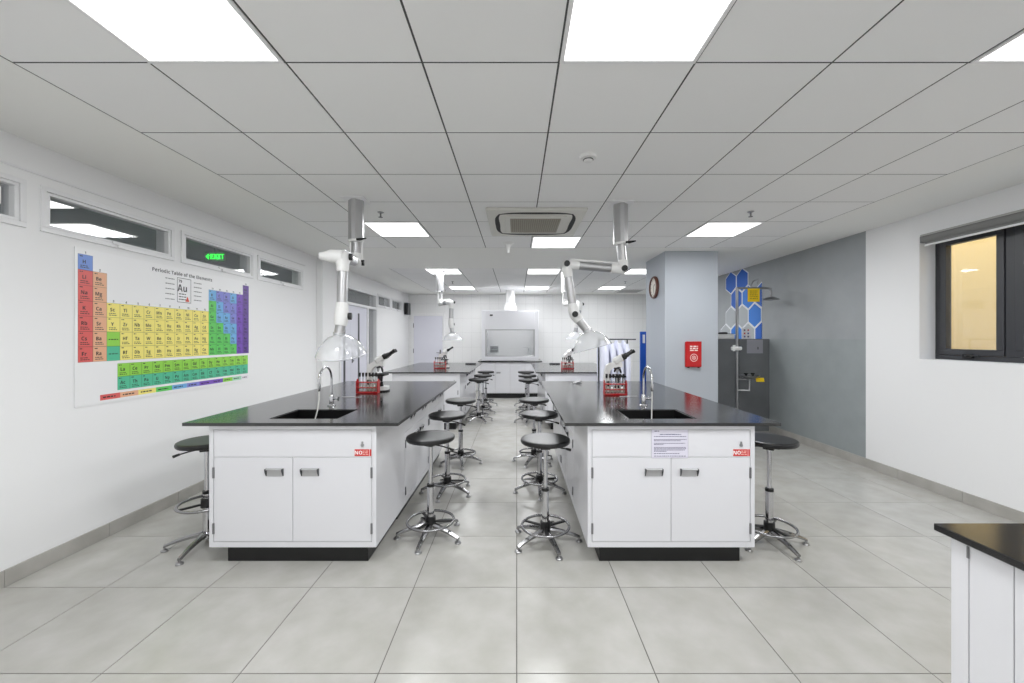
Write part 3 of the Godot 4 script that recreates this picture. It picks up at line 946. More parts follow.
func build_benches() -> void:
	var eu: Node3D = null
	var su: Node3D = null
	for i in 4:
		var b: Array = BENCHES[i]
		var x: float = b[0]
		var d: float = b[1]
		var lab: String = "white %scabinet at the head of the %s" % ["sink " if i < 2 else "", b[2]]
		if eu == null: eu = end_unit(P(x, 0, d), lab)
		else: copy(eu, P(x, 0, d), lab)
		for k in 2:
			var l2: String = "white double sided cabinet with drawers under the %s of the %s" % [["middle", "far end"][k], b[2]]
			if su == null: su = side_unit(P(x, 0, d + 0.65), l2)
			else: copy(su, P(x, 0, d + 0.65 + 0.87 * k), l2)
		# worktop, with an opening for the sink at the near end of the front benches
		var x0 := x - 0.683
		var x1 := x + 0.683
		var d0 := d - 0.03
		var d1 := d + 2.42
		var g := Geo.new()
		var y0 := TOP - 0.02
		if i < 2:
			var sx: float = [-1.42, 0.972][i]
			g.b6(x0, x1, y0, TOP, d0, 2.662).b6(x0, x1, y0, TOP, 3.01, d1)
			g.b6(x0, sx - 0.229, y0, TOP, 2.662, 3.01).b6(sx + 0.229, x1, y0, TOP, 2.662, 3.01)
			var sk := thing("sink", P(sx, 0, 2.836), "black rectangular sink sunk into the %s" % b[2], "sink", "black bench sinks")
			var wl := Geo.new()
			for s in [-1.0, 1.0]:
				wl.b6(s * 0.2288, s * 0.216, 0.69, TOP - 0.004, -0.1735, 0.1735)
				wl.b6(-0.216, 0.216, 0.69, TOP - 0.004, s * 0.1735, s * 0.161)
			wl.b6(-0.216, 0.216, 0.69, 0.702, -0.161, 0.161)
			obj("basin", wl, M.sink, sk)
			obj("drain", Geo.new().at(Transform3D(Basis(), P(0, 0.702, 0))).lathe([Vector2(0.032, 0), Vector2(0.032, 0.003), Vector2(0.02, 0.001), Vector2(0, 0.001)], 18), M.steel, sk)
		else:
			g.b6(x0, x1, y0, TOP, d0, d1)
		tag(obj("worktop", g, M.top), "glossy black worktop of the %s" % b[2], "worktop", "black bench worktops")
	# notices and stickers on the two front cabinets
	var rng := RandomNumberGenerator.new()
	rng.seed = 5
	var ink := Ink.new(216, 92, Color(0.80, 0.12, 0.12))
	ink.frame(0, 0, 216, 92, 3, Color(0.95, 0.85, 0.85))
	ink.text("NO", 52, 70, 48, Color.WHITE)
	for k in 3:
		ink.scribble(102, 20 + 21 * k, 74, 11, Color(0.96, 0.75, 0.72), rng)
	ink.rect(186, 4, 8, 84, Color(0.95, 0.8, 0.8))
	var sm := printed(ink.tex(), 0.35)
	for q in [[-0.984, "left"], [1.439, "right"]]:
		var s := thing("warning_sticker", P(q[0], 0.7205, 2.561), "small red sticker reading NO on the %s front cabinet" % q[1], "sticker", "red warning stickers")
		obj("print", picture(P(-0.055, 0.023, 0.0008), P(0.055, 0.023, 0.0008), P(0.055, -0.023, 0.0008), P(-0.055, -0.023, 0.0008)), sm, s)
		s.position = P(q[0], 0.7205, 2.5595)
	var pi := Ink.new(472, 366, Color(0.88, 0.87, 0.92))
	pi.frame(0, 0, 472, 366, 5, Color(0.74, 0.73, 0.78))
	var inkc := Color(0.38, 0.37, 0.48)
	pi.scribble(110, 58, 270, 12, inkc, rng)
	pi.scribble(40, 16, 60, 10, inkc, rng)
	for k in 11:
		var yy: int = [86, 124, 140, 172, 188, 226, 242, 258, 274, 304, 336][k]
		pi.scribble(34, yy, [410, 415, 340, 400, 120, 405, 410, 395, 160, 330, 405][k], 9, inkc, rng)
	var pn := thing("notice_sheet", P(0.979, 0.778, 2.5585), "printed rules sheet in a plastic sleeve on the right front cabinet", "notice")
	obj("sheet", Geo.new().b6(-0.118, 0.118, -0.0915, 0.0915, 0.0, 0.0012), M.frame, pn)
	obj("print", picture(P(-0.118, 0.0915, -0.0006), P(0.118, 0.0915, -0.0006), P(0.118, -0.0915, -0.0006), P(-0.118, -0.0915, -0.0006)), printed(pi.tex(), 0.3), pn)
	# the bench beside the camera
	var tc := thing("side_cabinet", P(1.23, 0, 1.133), "white cabinet of the bench at the right edge beside the camera", "cabinet")
	obj("body", Geo.new().b6(0.019, 0.90, 0.10, 0.8965, -2.4, 0), M.white, tc)
	obj("plinth", Geo.new().b6(0.07, 0.86, 0, 0.10, -2.36, -0.06), M.kick, tc)
	obj("stile", Geo.new().b6(0, 0.018, 0.10, 0.8965, -0.043, 0, 0.001), M.white, tc)
	obj("filler_panel", Geo.new().b6(0, 0.018, 0.10, 0.893, -0.142, -0.0455, 0.001), M.white, tc)
	obj("hinge", Geo.new().b6(-0.004, 0.0, 0.855, 0.888, -0.0475, -0.0415, 0.001), M.hinge, tc)
	for k in 4:
		var a := -0.1445 - 0.56 * k
		var dd := obj("door", Geo.new().b6(0, 0.018, 0.10, 0.893, a - 0.557, a, 0.001), M.white, tc)
		obj("hinge", Geo.new().b6(-0.006, 0.0, 0.8, 0.86, a - 0.55, a - 0.536, 0.002), M.hinge, dd)
		add_handle(dd, P(0, 0.62, a - 0.40), Vector3(-1, 0, 0))
	tag(obj("worktop", Geo.new().b6(1.21, 2.15, TOP - 0.02, TOP, -1.3, 1.162, 0.002), M.top), "black worktop corner at the right edge beside the camera", "worktop")


# ---------------------------------------------------------------- taps, microscopes, test tubes
func build_bench_things() -> void:
	var proto: Node3D = null
	for q in [[-1.472, "chrome gooseneck tap behind the left front sink"], [1.008, "chrome gooseneck tap behind the right front sink"]]:
		if proto == null:
			proto = thing("tap", P(q[0], TOP, 3.18), q[1], "tap", "chrome gooseneck taps")
			obj("foot", Geo.new().lathe([Vector2(0.03, 0), Vector2(0.03, 0.006), Vector2(0.022, 0.012), Vector2(0, 0.012)], 20), M.chrome, proto)
			obj("valve_body", Geo.new().lathe([Vector2(0.017, 0.01), Vector2(0.017, 0.07), Vector2(0.014, 0.085), Vector2(0.010, 0.09)], 16), M.chrome, proto)
			obj("lever", Geo.new().tube([P(0.012, 0.055, 0), P(0.06, 0.058, -0.01)], [0.009, 0.007], 10).tube([P(0.058, 0.04, -0.01), P(0.062, 0.075, -0.012)], 0.007, 8), M.chrome, proto)
			var pts := [P(0, 0.085, 0), P(0, 0.20, 0)]
			for k in 13:
				var a := PI * k / 12.0
				pts.append(P(0, 0.215 + 0.1 * sin(a), -0.1 + 0.1 * cos(a)))
			pts.append(P(0, 0.19, -0.2))
			obj("spout", Geo.new().tube(pts, 0.0085, 12), M.chrome, proto)
			obj("nozzle", Geo.new().tube([P(0, 0.195, -0.2), P(0, 0.165, -0.2), P(0, 0.14, -0.2)], [0.012, 0.011, 0.008], 12), M.chrome, proto)
			obj("hose", Geo.new().tube([P(0, 0.145, -0.2), P(0, 0.08, -0.2), P(-0.006, 0.0, -0.212), P(-0.016, -0.08, -0.24), P(-0.022, -0.15, -0.26)], 0.0045, 8), mat(Color(0.86, 0.86, 0.84), 0.4), proto)
		else:
			copy(proto, P(q[0], TOP, 3.18), q[1])
	var spots := [[-1.43, 4.06, "left front bench"], [0.945, 3.92, "right front bench"], [-1.33, 7.2, "left far bench"], [0.90, 7.1, "right far bench"]]
	var ms: Node3D = null
	var rk: Node3D = null
	var tt: Node3D = null
	var stuff := [Color(0.25, 0.12, 0.08), Color(0.55, 0.62, 0.45), Color(0.75, 0.78, 0.72), Color(0.2, 0.3, 0.25), Color(0.7, 0.7, 0.66), Color(0.3, 0.2, 0.15)]
	for i in 4:
		var q: Array = spots[i]
		var at := P(q[0], TOP, q[1])
		var lab := "white microscope with black eyepieces on the %s" % q[2]
		if i < 2:
			ms = thing("microscope", at, lab, "microscope", "microscopes on the benches")
			make_microscope(ms)
		else:
			copy(ms, at, lab, 0.12 * i).scale = Vector3.ONE * 0.9
		var ra := P(q[0] - 0.02, TOP, q[1] - 0.16)
		var l2 := "red test tube rack in front of the microscope on the %s" % q[2]
		if rk == null:
			rk = thing("test_tube_rack", ra, l2, "rack", "red test tube racks")
			for y in [0.012, 0.055, 0.105]:
				var pl := Geo.new()
				if y < 0.02:
					pl.box(Vector3(0, y - 0.004, 0), Vector3(0.21, 0.012, 0.072), 0.002)
				else:
					for s in [-1, 1]:
						pl.box(Vector3(0, y, s * 0.026), Vector3(0.2, 0.006, 0.018), 0.001)
					for k in 7:
						pl.box(Vector3(-0.096 + 0.032 * k, y, 0), Vector3(0.008, 0.006, 0.036))
				obj("shelf", pl, M.red, rk)
			for s in [-1, 1]:
				obj("end_plate", Geo.new().box(Vector3(s * 0.102, 0.062, 0), Vector3(0.006, 0.12, 0.07), 0.001).box(Vector3(s * 0.102, 0.13, 0), Vector3(0.006, 0.02, 0.03), 0.001), M.red, rk)
		else:
			copy(rk, ra, l2)
		for k in 6:
			var ta := ra + Vector3(-0.08 + 0.032 * k, 0.0145, 0)
			var l3 := "%s glass test tube from the left in the red rack on the %s" % [["first", "second", "third", "fourth", "fifth", "last"][k], q[2]]
			if tt == null:
				tt = thing("test_tube", ta, l3, "test tube", "test tubes in the racks")
				obj("glass", Geo.new().lathe([Vector2(0, 0), Vector2(0.006, 0.002), Vector2(0.0085, 0.009), Vector2(0.0085, 0.16)], 12), M.tubeglass, tt)
				obj("liquid", Geo.new().lathe([Vector2(0, 0.002), Vector2(0.006, 0.006), Vector2(0.007, 0.012), Vector2(0.007, 0.08), Vector2(0, 0.08)], 10), mat(stuff[2], 0.3), tt)
				obj("stopper", Geo.new().lathe([Vector2(0, 0.145), Vector2(0.0082, 0.146), Vector2(0.0105, 0.162), Vector2(0.0105, 0.185), Vector2(0, 0.186)], 12), M.black, tt)
			else:
				copy(tt, ta, l3)
	# flat things lying on the worktops
	var pale := mat(Color(0.80, 0.79, 0.80), 0.4)
	for q in [[-1.50, 3.62, 0.0, "pale spatula lying beside the left front test tube rack"], [1.02, 3.66, 0.2, "pale spatula lying beside the right front test tube rack"]]:
		var o := thing("spatula", P(q[0], TOP, q[1]), q[3], "spatula", "spatulas on the front benches")
		obj("blade", Geo.new().box(Vector3(0.06, 0.003, 0), Vector3(0.06, 0.002, 0.02), 0.0005), pale, o)
		obj("handle", Geo.new().box(Vector3(-0.025, 0.004, 0), Vector3(0.12, 0.006, 0.009), 0.002), pale, o)
		o.rotation.y = q[2]
	for q in [[0.72, 4.78, "flush power socket at the far end of the right front bench"], [-0.95, 8.2, "flat black bar on the left far bench"], [0.92 - 0.15, 8.2, "flat black bar on the right far bench"]]:
		if q[1] < 5.0:
			var o := thing("bench_socket", P(q[0], TOP, q[1]), q[2], "socket")
			obj("plate", Geo.new().box(Vector3(0, 0.003, 0), Vector3(0.10, 0.006, 0.14), 0.002), M.hinge, o)
			obj("lid", Geo.new().at(Transform3D(Basis(Vector3.BACK, 0.35), Vector3(0.01, 0.018, 0))).box(Vector3.ZERO, Vector3(0.09, 0.006, 0.12), 0.002), M.hinge, o)
		else:
			var o := thing("power_strip", P(q[0], TOP, q[1]), q[2], "power strip", "black bars on the far benches")
			obj("body", Geo.new().box(Vector3(0, 0.012, 0), Vector3(0.2, 0.024, 0.05), 0.004), M.dark, o)
			obj("end_cap", Geo.new().box(Vector3(0.105, 0.012, 0), Vector3(0.012, 0.026, 0.052), 0.002), M.black, o)


func make_microscope(o: Node3D) -> void:                                      # user sits on the +x side
	var base_poly := PackedVector2Array()
	for k in 24:
		var a := TAU * k / 24
		var c := Vector2(signf(cos(a)) * pow(absf(cos(a)), 0.6) * 0.115, signf(sin(a)) * pow(absf(sin(a)), 0.6) * 0.08)
		base_poly.append(Vector2(c.x + 0.02, c.y))
	var lay := Transform3D(Basis(Vector3.RIGHT, -PI / 2), Vector3.ZERO)
	obj("foot", Geo.new().at(lay).prism(base_poly, 0.0, 0.014), M.black, o)
	var bp := PackedVector2Array()
	for p in base_poly: bp.append(Vector2((p.x - 0.02) * 0.96 + 0.02, p.y * 0.96))
	obj("base", Geo.new().at(lay).prism(bp, 0.014, 0.048), M.plastic, o)
	obj("lamp", Geo.new().at(Transform3D(Basis(), Vector3(0.045, 0.048, 0))).lathe([Vector2(0.032, 0), Vector2(0.03, 0.022), Vector2(0.022, 0.028), Vector2(0, 0.028)], 18), M.black, o)
	obj("arm", Geo.new().prism(PackedVector2Array([Vector2(-0.09, 0.045), Vector2(-0.02, 0.045), Vector2(-0.035, 0.10), Vector2(-0.04, 0.17), Vector2(-0.03, 0.22), Vector2(0.0, 0.25), Vector2(0.085, 0.25), Vector2(0.085, 0.292), Vector2(-0.02, 0.297), Vector2(-0.07, 0.27), Vector2(-0.085, 0.21), Vector2(-0.095, 0.12)]), -0.028, 0.028), M.plastic, o)
	var st := obj("stage", Geo.new().box(Vector3(0.035, 0.165, 0), Vector3(0.15, 0.016, 0.14), 0.002), M.black, o)
	obj("slide_holder", Geo.new().box(Vector3(0.05, 0.177, 0), Vector3(0.05, 0.008, 0.09), 0.001), M.dark, st)
	obj("stage_knob", Geo.new().tube([Vector3(0.08, 0.16, 0.06), Vector3(0.08, 0.085, 0.06)], [0.007, 0.007], 8).tube([Vector3(0.08, 0.10, 0.06), Vector3(0.08, 0.075, 0.06)], 0.014, 12), M.black, st)
	obj("condenser", Geo.new().tube([Vector3(0.045, 0.10, 0), Vector3(0.045, 0.157, 0)], [0.024, 0.03], 14), M.dark, o)
	for s in [-1, 1]:
		obj("focus_knob", Geo.new().tube([Vector3(-0.055, 0.095, s * 0.028), Vector3(-0.055, 0.095, s * 0.05), Vector3(-0.055, 0.095, s * 0.052), Vector3(-0.055, 0.095, s * 0.07)], [0.026, 0.026, 0.014, 0.014], 16), M.black, o)
	var hd := obj("head", Geo.new().at(Transform3D(Basis(), Vector3(0.045, 0.285, 0))).lathe([Vector2(0.036, 0), Vector2(0.038, 0.012), Vector2(0.03, 0.03), Vector2(0, 0.03)], 20).at(Transform3D(Basis(Vector3.BACK, 0.55), Vector3(0.05, 0.325, 0))).box(Vector3(0.0, 0, 0), Vector3(0.115, 0.068, 0.085), 0.018), M.plastic, o)
	for s in [-1, 1]:
		var dir := Vector3(0.85, 0.52, 0)
		var p0 := Vector3(0.10, 0.352, s * 0.029)
		obj("eyepiece", Geo.new().tube([p0, p0 + dir * 0.045, p0 + dir * 0.046, p0 + dir * 0.10, p0 + dir * 0.101, p0 + dir * 0.118], [0.02, 0.02, 0.0145, 0.0145, 0.0185, 0.0175], 14), M.black, hd)
	obj("eyepiece_bridge", Geo.new().at(Transform3D(Basis(Vector3.BACK, 0.55), Vector3(0.098, 0.352, 0))).box(Vector3.ZERO, Vector3(0.05, 0.052, 0.092), 0.010), M.black, hd)
	var np := obj("nosepiece", Geo.new().at(Transform3D(Basis(Vector3.BACK, 0.25), Vector3(0.045, 0.232, 0))).lathe([Vector2(0, 0), Vector2(0.034, 0.004), Vector2(0.036, 0.016), Vector2(0.03, 0.024)], 18), M.dark, o)
	for k in 4:
		var a := TAU * k / 4 + 0.4
		var p := Vector3(0.045 + 0.02 * cos(a), 0.236, 0.02 * sin(a))
		var q := Vector3(0.045 + 0.033 * cos(a), 0.192 + 0.005 * k, 0.033 * sin(a))
		obj("objective", Geo.new().tube([p, p.lerp(q, 0.7), q], [0.010, 0.010, 0.005], 10), M.steel if k % 2 else M.black, np)


# ---------------------------------------------------------------- fume extraction arms
func make_arm(col: Vector3, drop: float, p1: Vector3, p2: Vector3, p3: Vector3, apex: Vector3, rim: Vector3, label: String, barrel := 0.0) -> void:
	var o := thing("extraction_arm", Vector3(col.x, CEIL, col.z), label, "extraction arm", "jointed fume extraction arms")
	var R := func(p: Vector3) -> Vector3: return p - Vector3(col.x, CEIL, col.z)
	var sq := PackedVector2Array()
	for k in 4:
		for e in [-1, 1]:
			var a: float = k * PI / 2 + PI / 4 + e * 0.52
			sq.append(Vector2(cos(a), sin(a)) * 0.065)
	obj("ceiling_plate", Geo.new().box(Vector3(0, -0.005, 0), Vector3(0.2, 0.01, 0.2), 0.002), M.frame, o)
	obj("ceiling_column", Geo.new().at(Transform3D(Basis(Vector3.RIGHT, -PI / 2), Vector3(0, -drop, 0))).prism(sq, 0, drop - 0.01), M.alu, o)
	obj("damper_handle", Geo.new().tube([Vector3(0.03, -drop - 0.006, 0.06), Vector3(0.06, -drop - 0.008, 0.07), Vector3(0.115, -drop + 0.002, 0.07)], [0.010, 0.012, 0.006], 8), M.black, o)
	var a1: Vector3 = R.call(p1)
	var a2: Vector3 = R.call(p2)
	var a3: Vector3 = R.call(p3)
	var ap: Vector3 = R.call(apex)
	var rm: Vector3 = R.call(rim)
	var top := Vector3(0, -drop, 0)
	obj("collar", Geo.new().tube([top, top + Vector3(0, -0.018, 0)], 0.066, 20), M.plastic, o)
	obj("swivel_tube", Geo.new().tube([top, a1 + Vector3(0, 0.04, 0)], 0.040, 16), M.alu, o)
	var u := (a2 - a1).normalized()
	var v := (a3 - a2).normalized()
	var side := u.cross(Vector3.UP).normalized()
	for s in [-1, 1]:
		obj("swivel_bracket", Geo.new().tube([top + side * s * 0.047 + Vector3(0, -0.01, 0), a1 + side * s * 0.047], 0.011, 8), M.plastic, o)
	obj("elbow", Geo.new().tube([a1 + Vector3(0, 0.08, 0), a1 + Vector3(0, 0.03, 0), a1 + u * 0.01 - Vector3(0, 0.008, 0), a1 + u * 0.06, a1 + u * 0.11], [0.043, 0.048, 0.050, 0.047, 0.043], 16), M.plastic, o)
	obj("upper_tube", Geo.new().tube([a1 + u * 0.10, a2 - u * 0.10], 0.0375, 16), M.alu, o)
	obj("upper_spring", Geo.new().tube([a1 + u * 0.04 + Vector3(0, 0.05, 0), a2 - u * 0.04 + Vector3(0, 0.05, 0)], 0.009, 8), M.plastic, o)
	obj("elbow", Geo.new().tube([a2 - u * 0.115, a2 - u * 0.05, a2 + (v - u) * 0.012, a2 + v * 0.05, a2 + v * 0.115], [0.042, 0.047, 0.052, 0.047, 0.042], 16), M.plastic, o)
	obj("lower_tube", Geo.new().tube([a2 + v * 0.10, a3 - v * 0.08], 0.0375, 16), M.alu, o)
	var w := (ap - a3).normalized()
	obj("elbow", Geo.new().tube([a3 - v * 0.10, a3 - v * 0.04, a3 + (w - v) * 0.01, a3 + w * 0.05, a3 + w * 0.07], [0.042, 0.047, 0.05, 0.046, 0.042], 16), M.plastic, o)
	obj("hood_collar", Geo.new().tube([a3 + w * 0.06, ap + w * 0.01], 0.036, 16), M.alu, o)
	for j in [a1, a2, a3]:
		obj("joint_knob", Geo.new().tube([j - side * 0.044, j - side * 0.068], 0.026, 16), M.black, o)
	if barrel > 0.0:
		obj("elbow_barrel", Geo.new().tube([a2 + side * 0.0, a2 + side * barrel * 0.55, a2 + side * barrel * 0.75, a2 + side * barrel], [0.05, 0.050, 0.036, 0.026], 18), M.plastic, o)
	var ax := (ap - rm).normalized()
	var e1 := ax.cross(Vector3.BACK).normalized()
	var hb := Basis(e1, ax, e1.cross(ax))
	var hh := (ap - rm).length()
	obj("hood_dome", Geo.new().at(Transform3D(hb, rm)).lathe([Vector2(0.172, -0.006), Vector2(0.176, 0.0), Vector2(0.163, hh * 0.22), Vector2(0.142, hh * 0.47), Vector2(0.112, hh * 0.70), Vector2(0.078, hh * 0.88), Vector2(0.042, hh * 0.97), Vector2(0.04, hh * 1.12)], 32), M.dome, o)
	obj("hood_rim", Geo.new().ring(rm, ax, 0.174, 0.004, 36, 6), M.dome, o)

func build_arms() -> void:
	make_arm(P(-1.405, CEIL, 3.5), 0.355, P(-1.405, 2.115, 3.5), P(-1.295, 2.06, 2.98), P(-1.29, 1.615, 2.95), P(-1.303, 1.48, 2.935), P(-1.303, 1.335, 2.97), "extraction arm with clear dome over the left front bench", 0.16)
	make_arm(P(0.935, CEIL, 3.60), 0.355, P(0.95, 2.07, 3.58), P(0.441, 2.11, 3.57), P(0.512, 1.664, 3.57), P(0.635, 1.515, 3.57), P(0.675, 1.365, 3.56), "folded extraction arm with tilted clear dome over the right front bench")
	make_arm(P(-1.39, CEIL, 7.25), 0.36, P(-1.39, 2.08, 7.25), P(-1.02 - 0.13, 2.09, 7.05), P(-1.16, 1.70, 7.05), P(-1.13, 1.55, 7.05), P(-1.13, 1.42, 7.05), "small looking extraction arm over the left far bench")
	make_arm(P(0.87, CEIL, 7.25), 0.36, P(0.87, 2.08, 7.25), P(1.12, 2.05, 7.0), P(1.05, 1.70, 7.0), P(1.03, 1.56, 7.0), P(1.03, 1.43, 7.0), "extraction arm over the right far bench half hidden by the nearer arm")


# ---------------------------------------------------------------- stools
func make_stool(at: Vector3, label: String, ring_h: float, turn: float) -> Node3D:
	var o := thing("lab_stool", at, label, "stool", "black round laboratory stools")
	obj("seat", Geo.new().lathe([Vector2(0, 0.702), Vector2(0.15, 0.702), Vector2(0.170, 0.707), Vector2(0.176, 0.716), Vector2(0.177, 0.728), Vector2(0.174, 0.736), Vector2(0.168, 0.7395), Vector2(0.155, 0.740), Vector2(0.09, 0.7385), Vector2(0, 0.7375)], 36), M.seat, o)
	obj("seat_plate", Geo.new().box(Vector3(0, 0.692, 0), Vector3(0.15, 0.016, 0.13), 0.003).box(Vector3(0, 0.675, 0), Vector3(0.07, 0.024, 0.07), 0.004), M.black, o)
	obj("lever", Geo.new().tube([Vector3(0.03, 0.678, 0.01), Vector3(0.10, 0.668, -0.01), Vector3(0.155, 0.655, -0.02)], 0.005, 8).tube([Vector3(0.15, 0.657, -0.02), Vector3(0.185, 0.645, -0.028)], [0.008, 0.010], 8), M.black, o)
	obj("gas_rod", Geo.new().tube([Vector3(0, 0.34, 0), Vector3(0, 0.67, 0)], 0.0155, 16), M.chrome, o)
	obj("collar", Geo.new().tube([Vector3(0, 0.365, 0), Vector3(0, 0.385, 0)], 0.0275, 16), M.black, o)
	obj("sleeve", Geo.new().tube([Vector3(0, 0.07, 0), Vector3(0, 0.367, 0)], 0.0255, 16), M.chrome, o)
	obj("foot_ring", Geo.new().ring(Vector3(0, ring_h, 0), Vector3.UP, 0.168, 0.0095, 40, 10), M.leg, o)
	var hub := Geo.new().at(Transform3D(Basis(), Vector3(0, ring_h, 0))).lathe([Vector2(0.027, -0.03), Vector2(0.038, -0.028), Vector2(0.036, 0.03), Vector2(0.027, 0.034)], 16)
	for k in 3:
		var a := TAU * k / 3 + 0.5
		hub.at(Transform3D(Basis(Vector3.UP, a), Vector3(0, ring_h, 0))).box(Vector3(0.098, -0.006, 0), Vector3(0.14, 0.012, 0.022), 0.003)
	obj("ring_bracket", hub, M.black, o)
	obj("hub", Geo.new().lathe([Vector2(0, 0.05), Vector2(0.036, 0.052), Vector2(0.04, 0.075), Vector2(0.034, 0.094), Vector2(0.026, 0.097)], 18), M.chrome, o)
	for k in 5:
		var a := TAU * k / 5
		var d := Vector3(cos(a), 0, -sin(a))
		var lg := Geo.new()
		var n := d.cross(Vector3.UP)
		var prev := []
		for j in 7:
			var t := j / 6.0
			var c := d * lerpf(0.028, 0.245, t) + Vector3(0, lerpf(0.086, 0.034, t * t * 0.7 + t * 0.3), 0)
			var hw := lerpf(0.021, 0.0125, t)
			var hh := lerpf(0.015, 0.008, t)
			var cur := [c - n * hw - Vector3(0, hh, 0), c - n * hw + Vector3(0, hh * 0.3, 0), c - n * hw * 0.5 + Vector3(0, hh, 0), c + n * hw * 0.5 + Vector3(0, hh, 0), c + n * hw + Vector3(0, hh * 0.3, 0), c + n * hw - Vector3(0, hh, 0)]
			if j > 0:
				for i in 6:
					var q := (i + 1) % 6
					lg.quad(prev[i], prev[q], cur[q], cur[i], 50 + i)
			else:
				lg.fan(cur, d)
			prev = cur
		lg.fan(prev, Vector3.ZERO)
		var leg := obj("leg", lg, M.leg, o)
		obj("glide", Geo.new().at(Transform3D(Basis(), d * 0.24)).lathe([Vector2(0, 0.0), Vector2(0.022, 0.0), Vector2(0.024, 0.006), Vector2(0.018, 0.013), Vector2(0.008, 0.016), Vector2(0.008, 0.032)], 16), M.steel, leg)
	o.rotation.y = turn
	return o

func build_stools() -> void:
	var order := ["nearest", "second", "third"]
	var proto := make_stool(P(-0.632, 0, 2.94), "nearest black stool on the aisle side of the left front bench", 0.115, deg_to_rad(-26))
	var list := [
		[-0.654, 3.78, "second", "left front"], [-0.652, 4.66, "third", "left front"],
		[0.205, 2.86, "nearest", "right front"], [0.218, 3.82, "second", "right front"], [0.204, 4.70, "third", "right front"],
		[-0.665, 7.0, "nearest", "left far"], [-0.651, 7.75, "second", "left far"], [-0.664, 8.6, "third", "left far"],
		[0.205, 6.92, "nearest", "right far"], [0.205, 7.72, "second", "right far"], [0.20, 8.55, "third", "right far"]]
	var turns := [-0.5, -0.1, 0.0, -0.35, 0.5, 0.3, -0.3, 0.1, -0.5, 0.2, 0.6]
	for i in list.size():
		var q: Array = list[i]
		copy(proto, P(q[0], 0, q[1]), "%s black stool on the aisle side of the %s bench" % [q[2], q[3]], turns[i])
	make_stool(P(-2.175, 0, 2.81), "black stool with raised foot ring between left bench and poster wall", 0.30, deg_to_rad(-160))
	copy(proto, P(1.80, 0, 2.85), "black stool alone on the outer side of the right front bench", deg_to_rad(136))


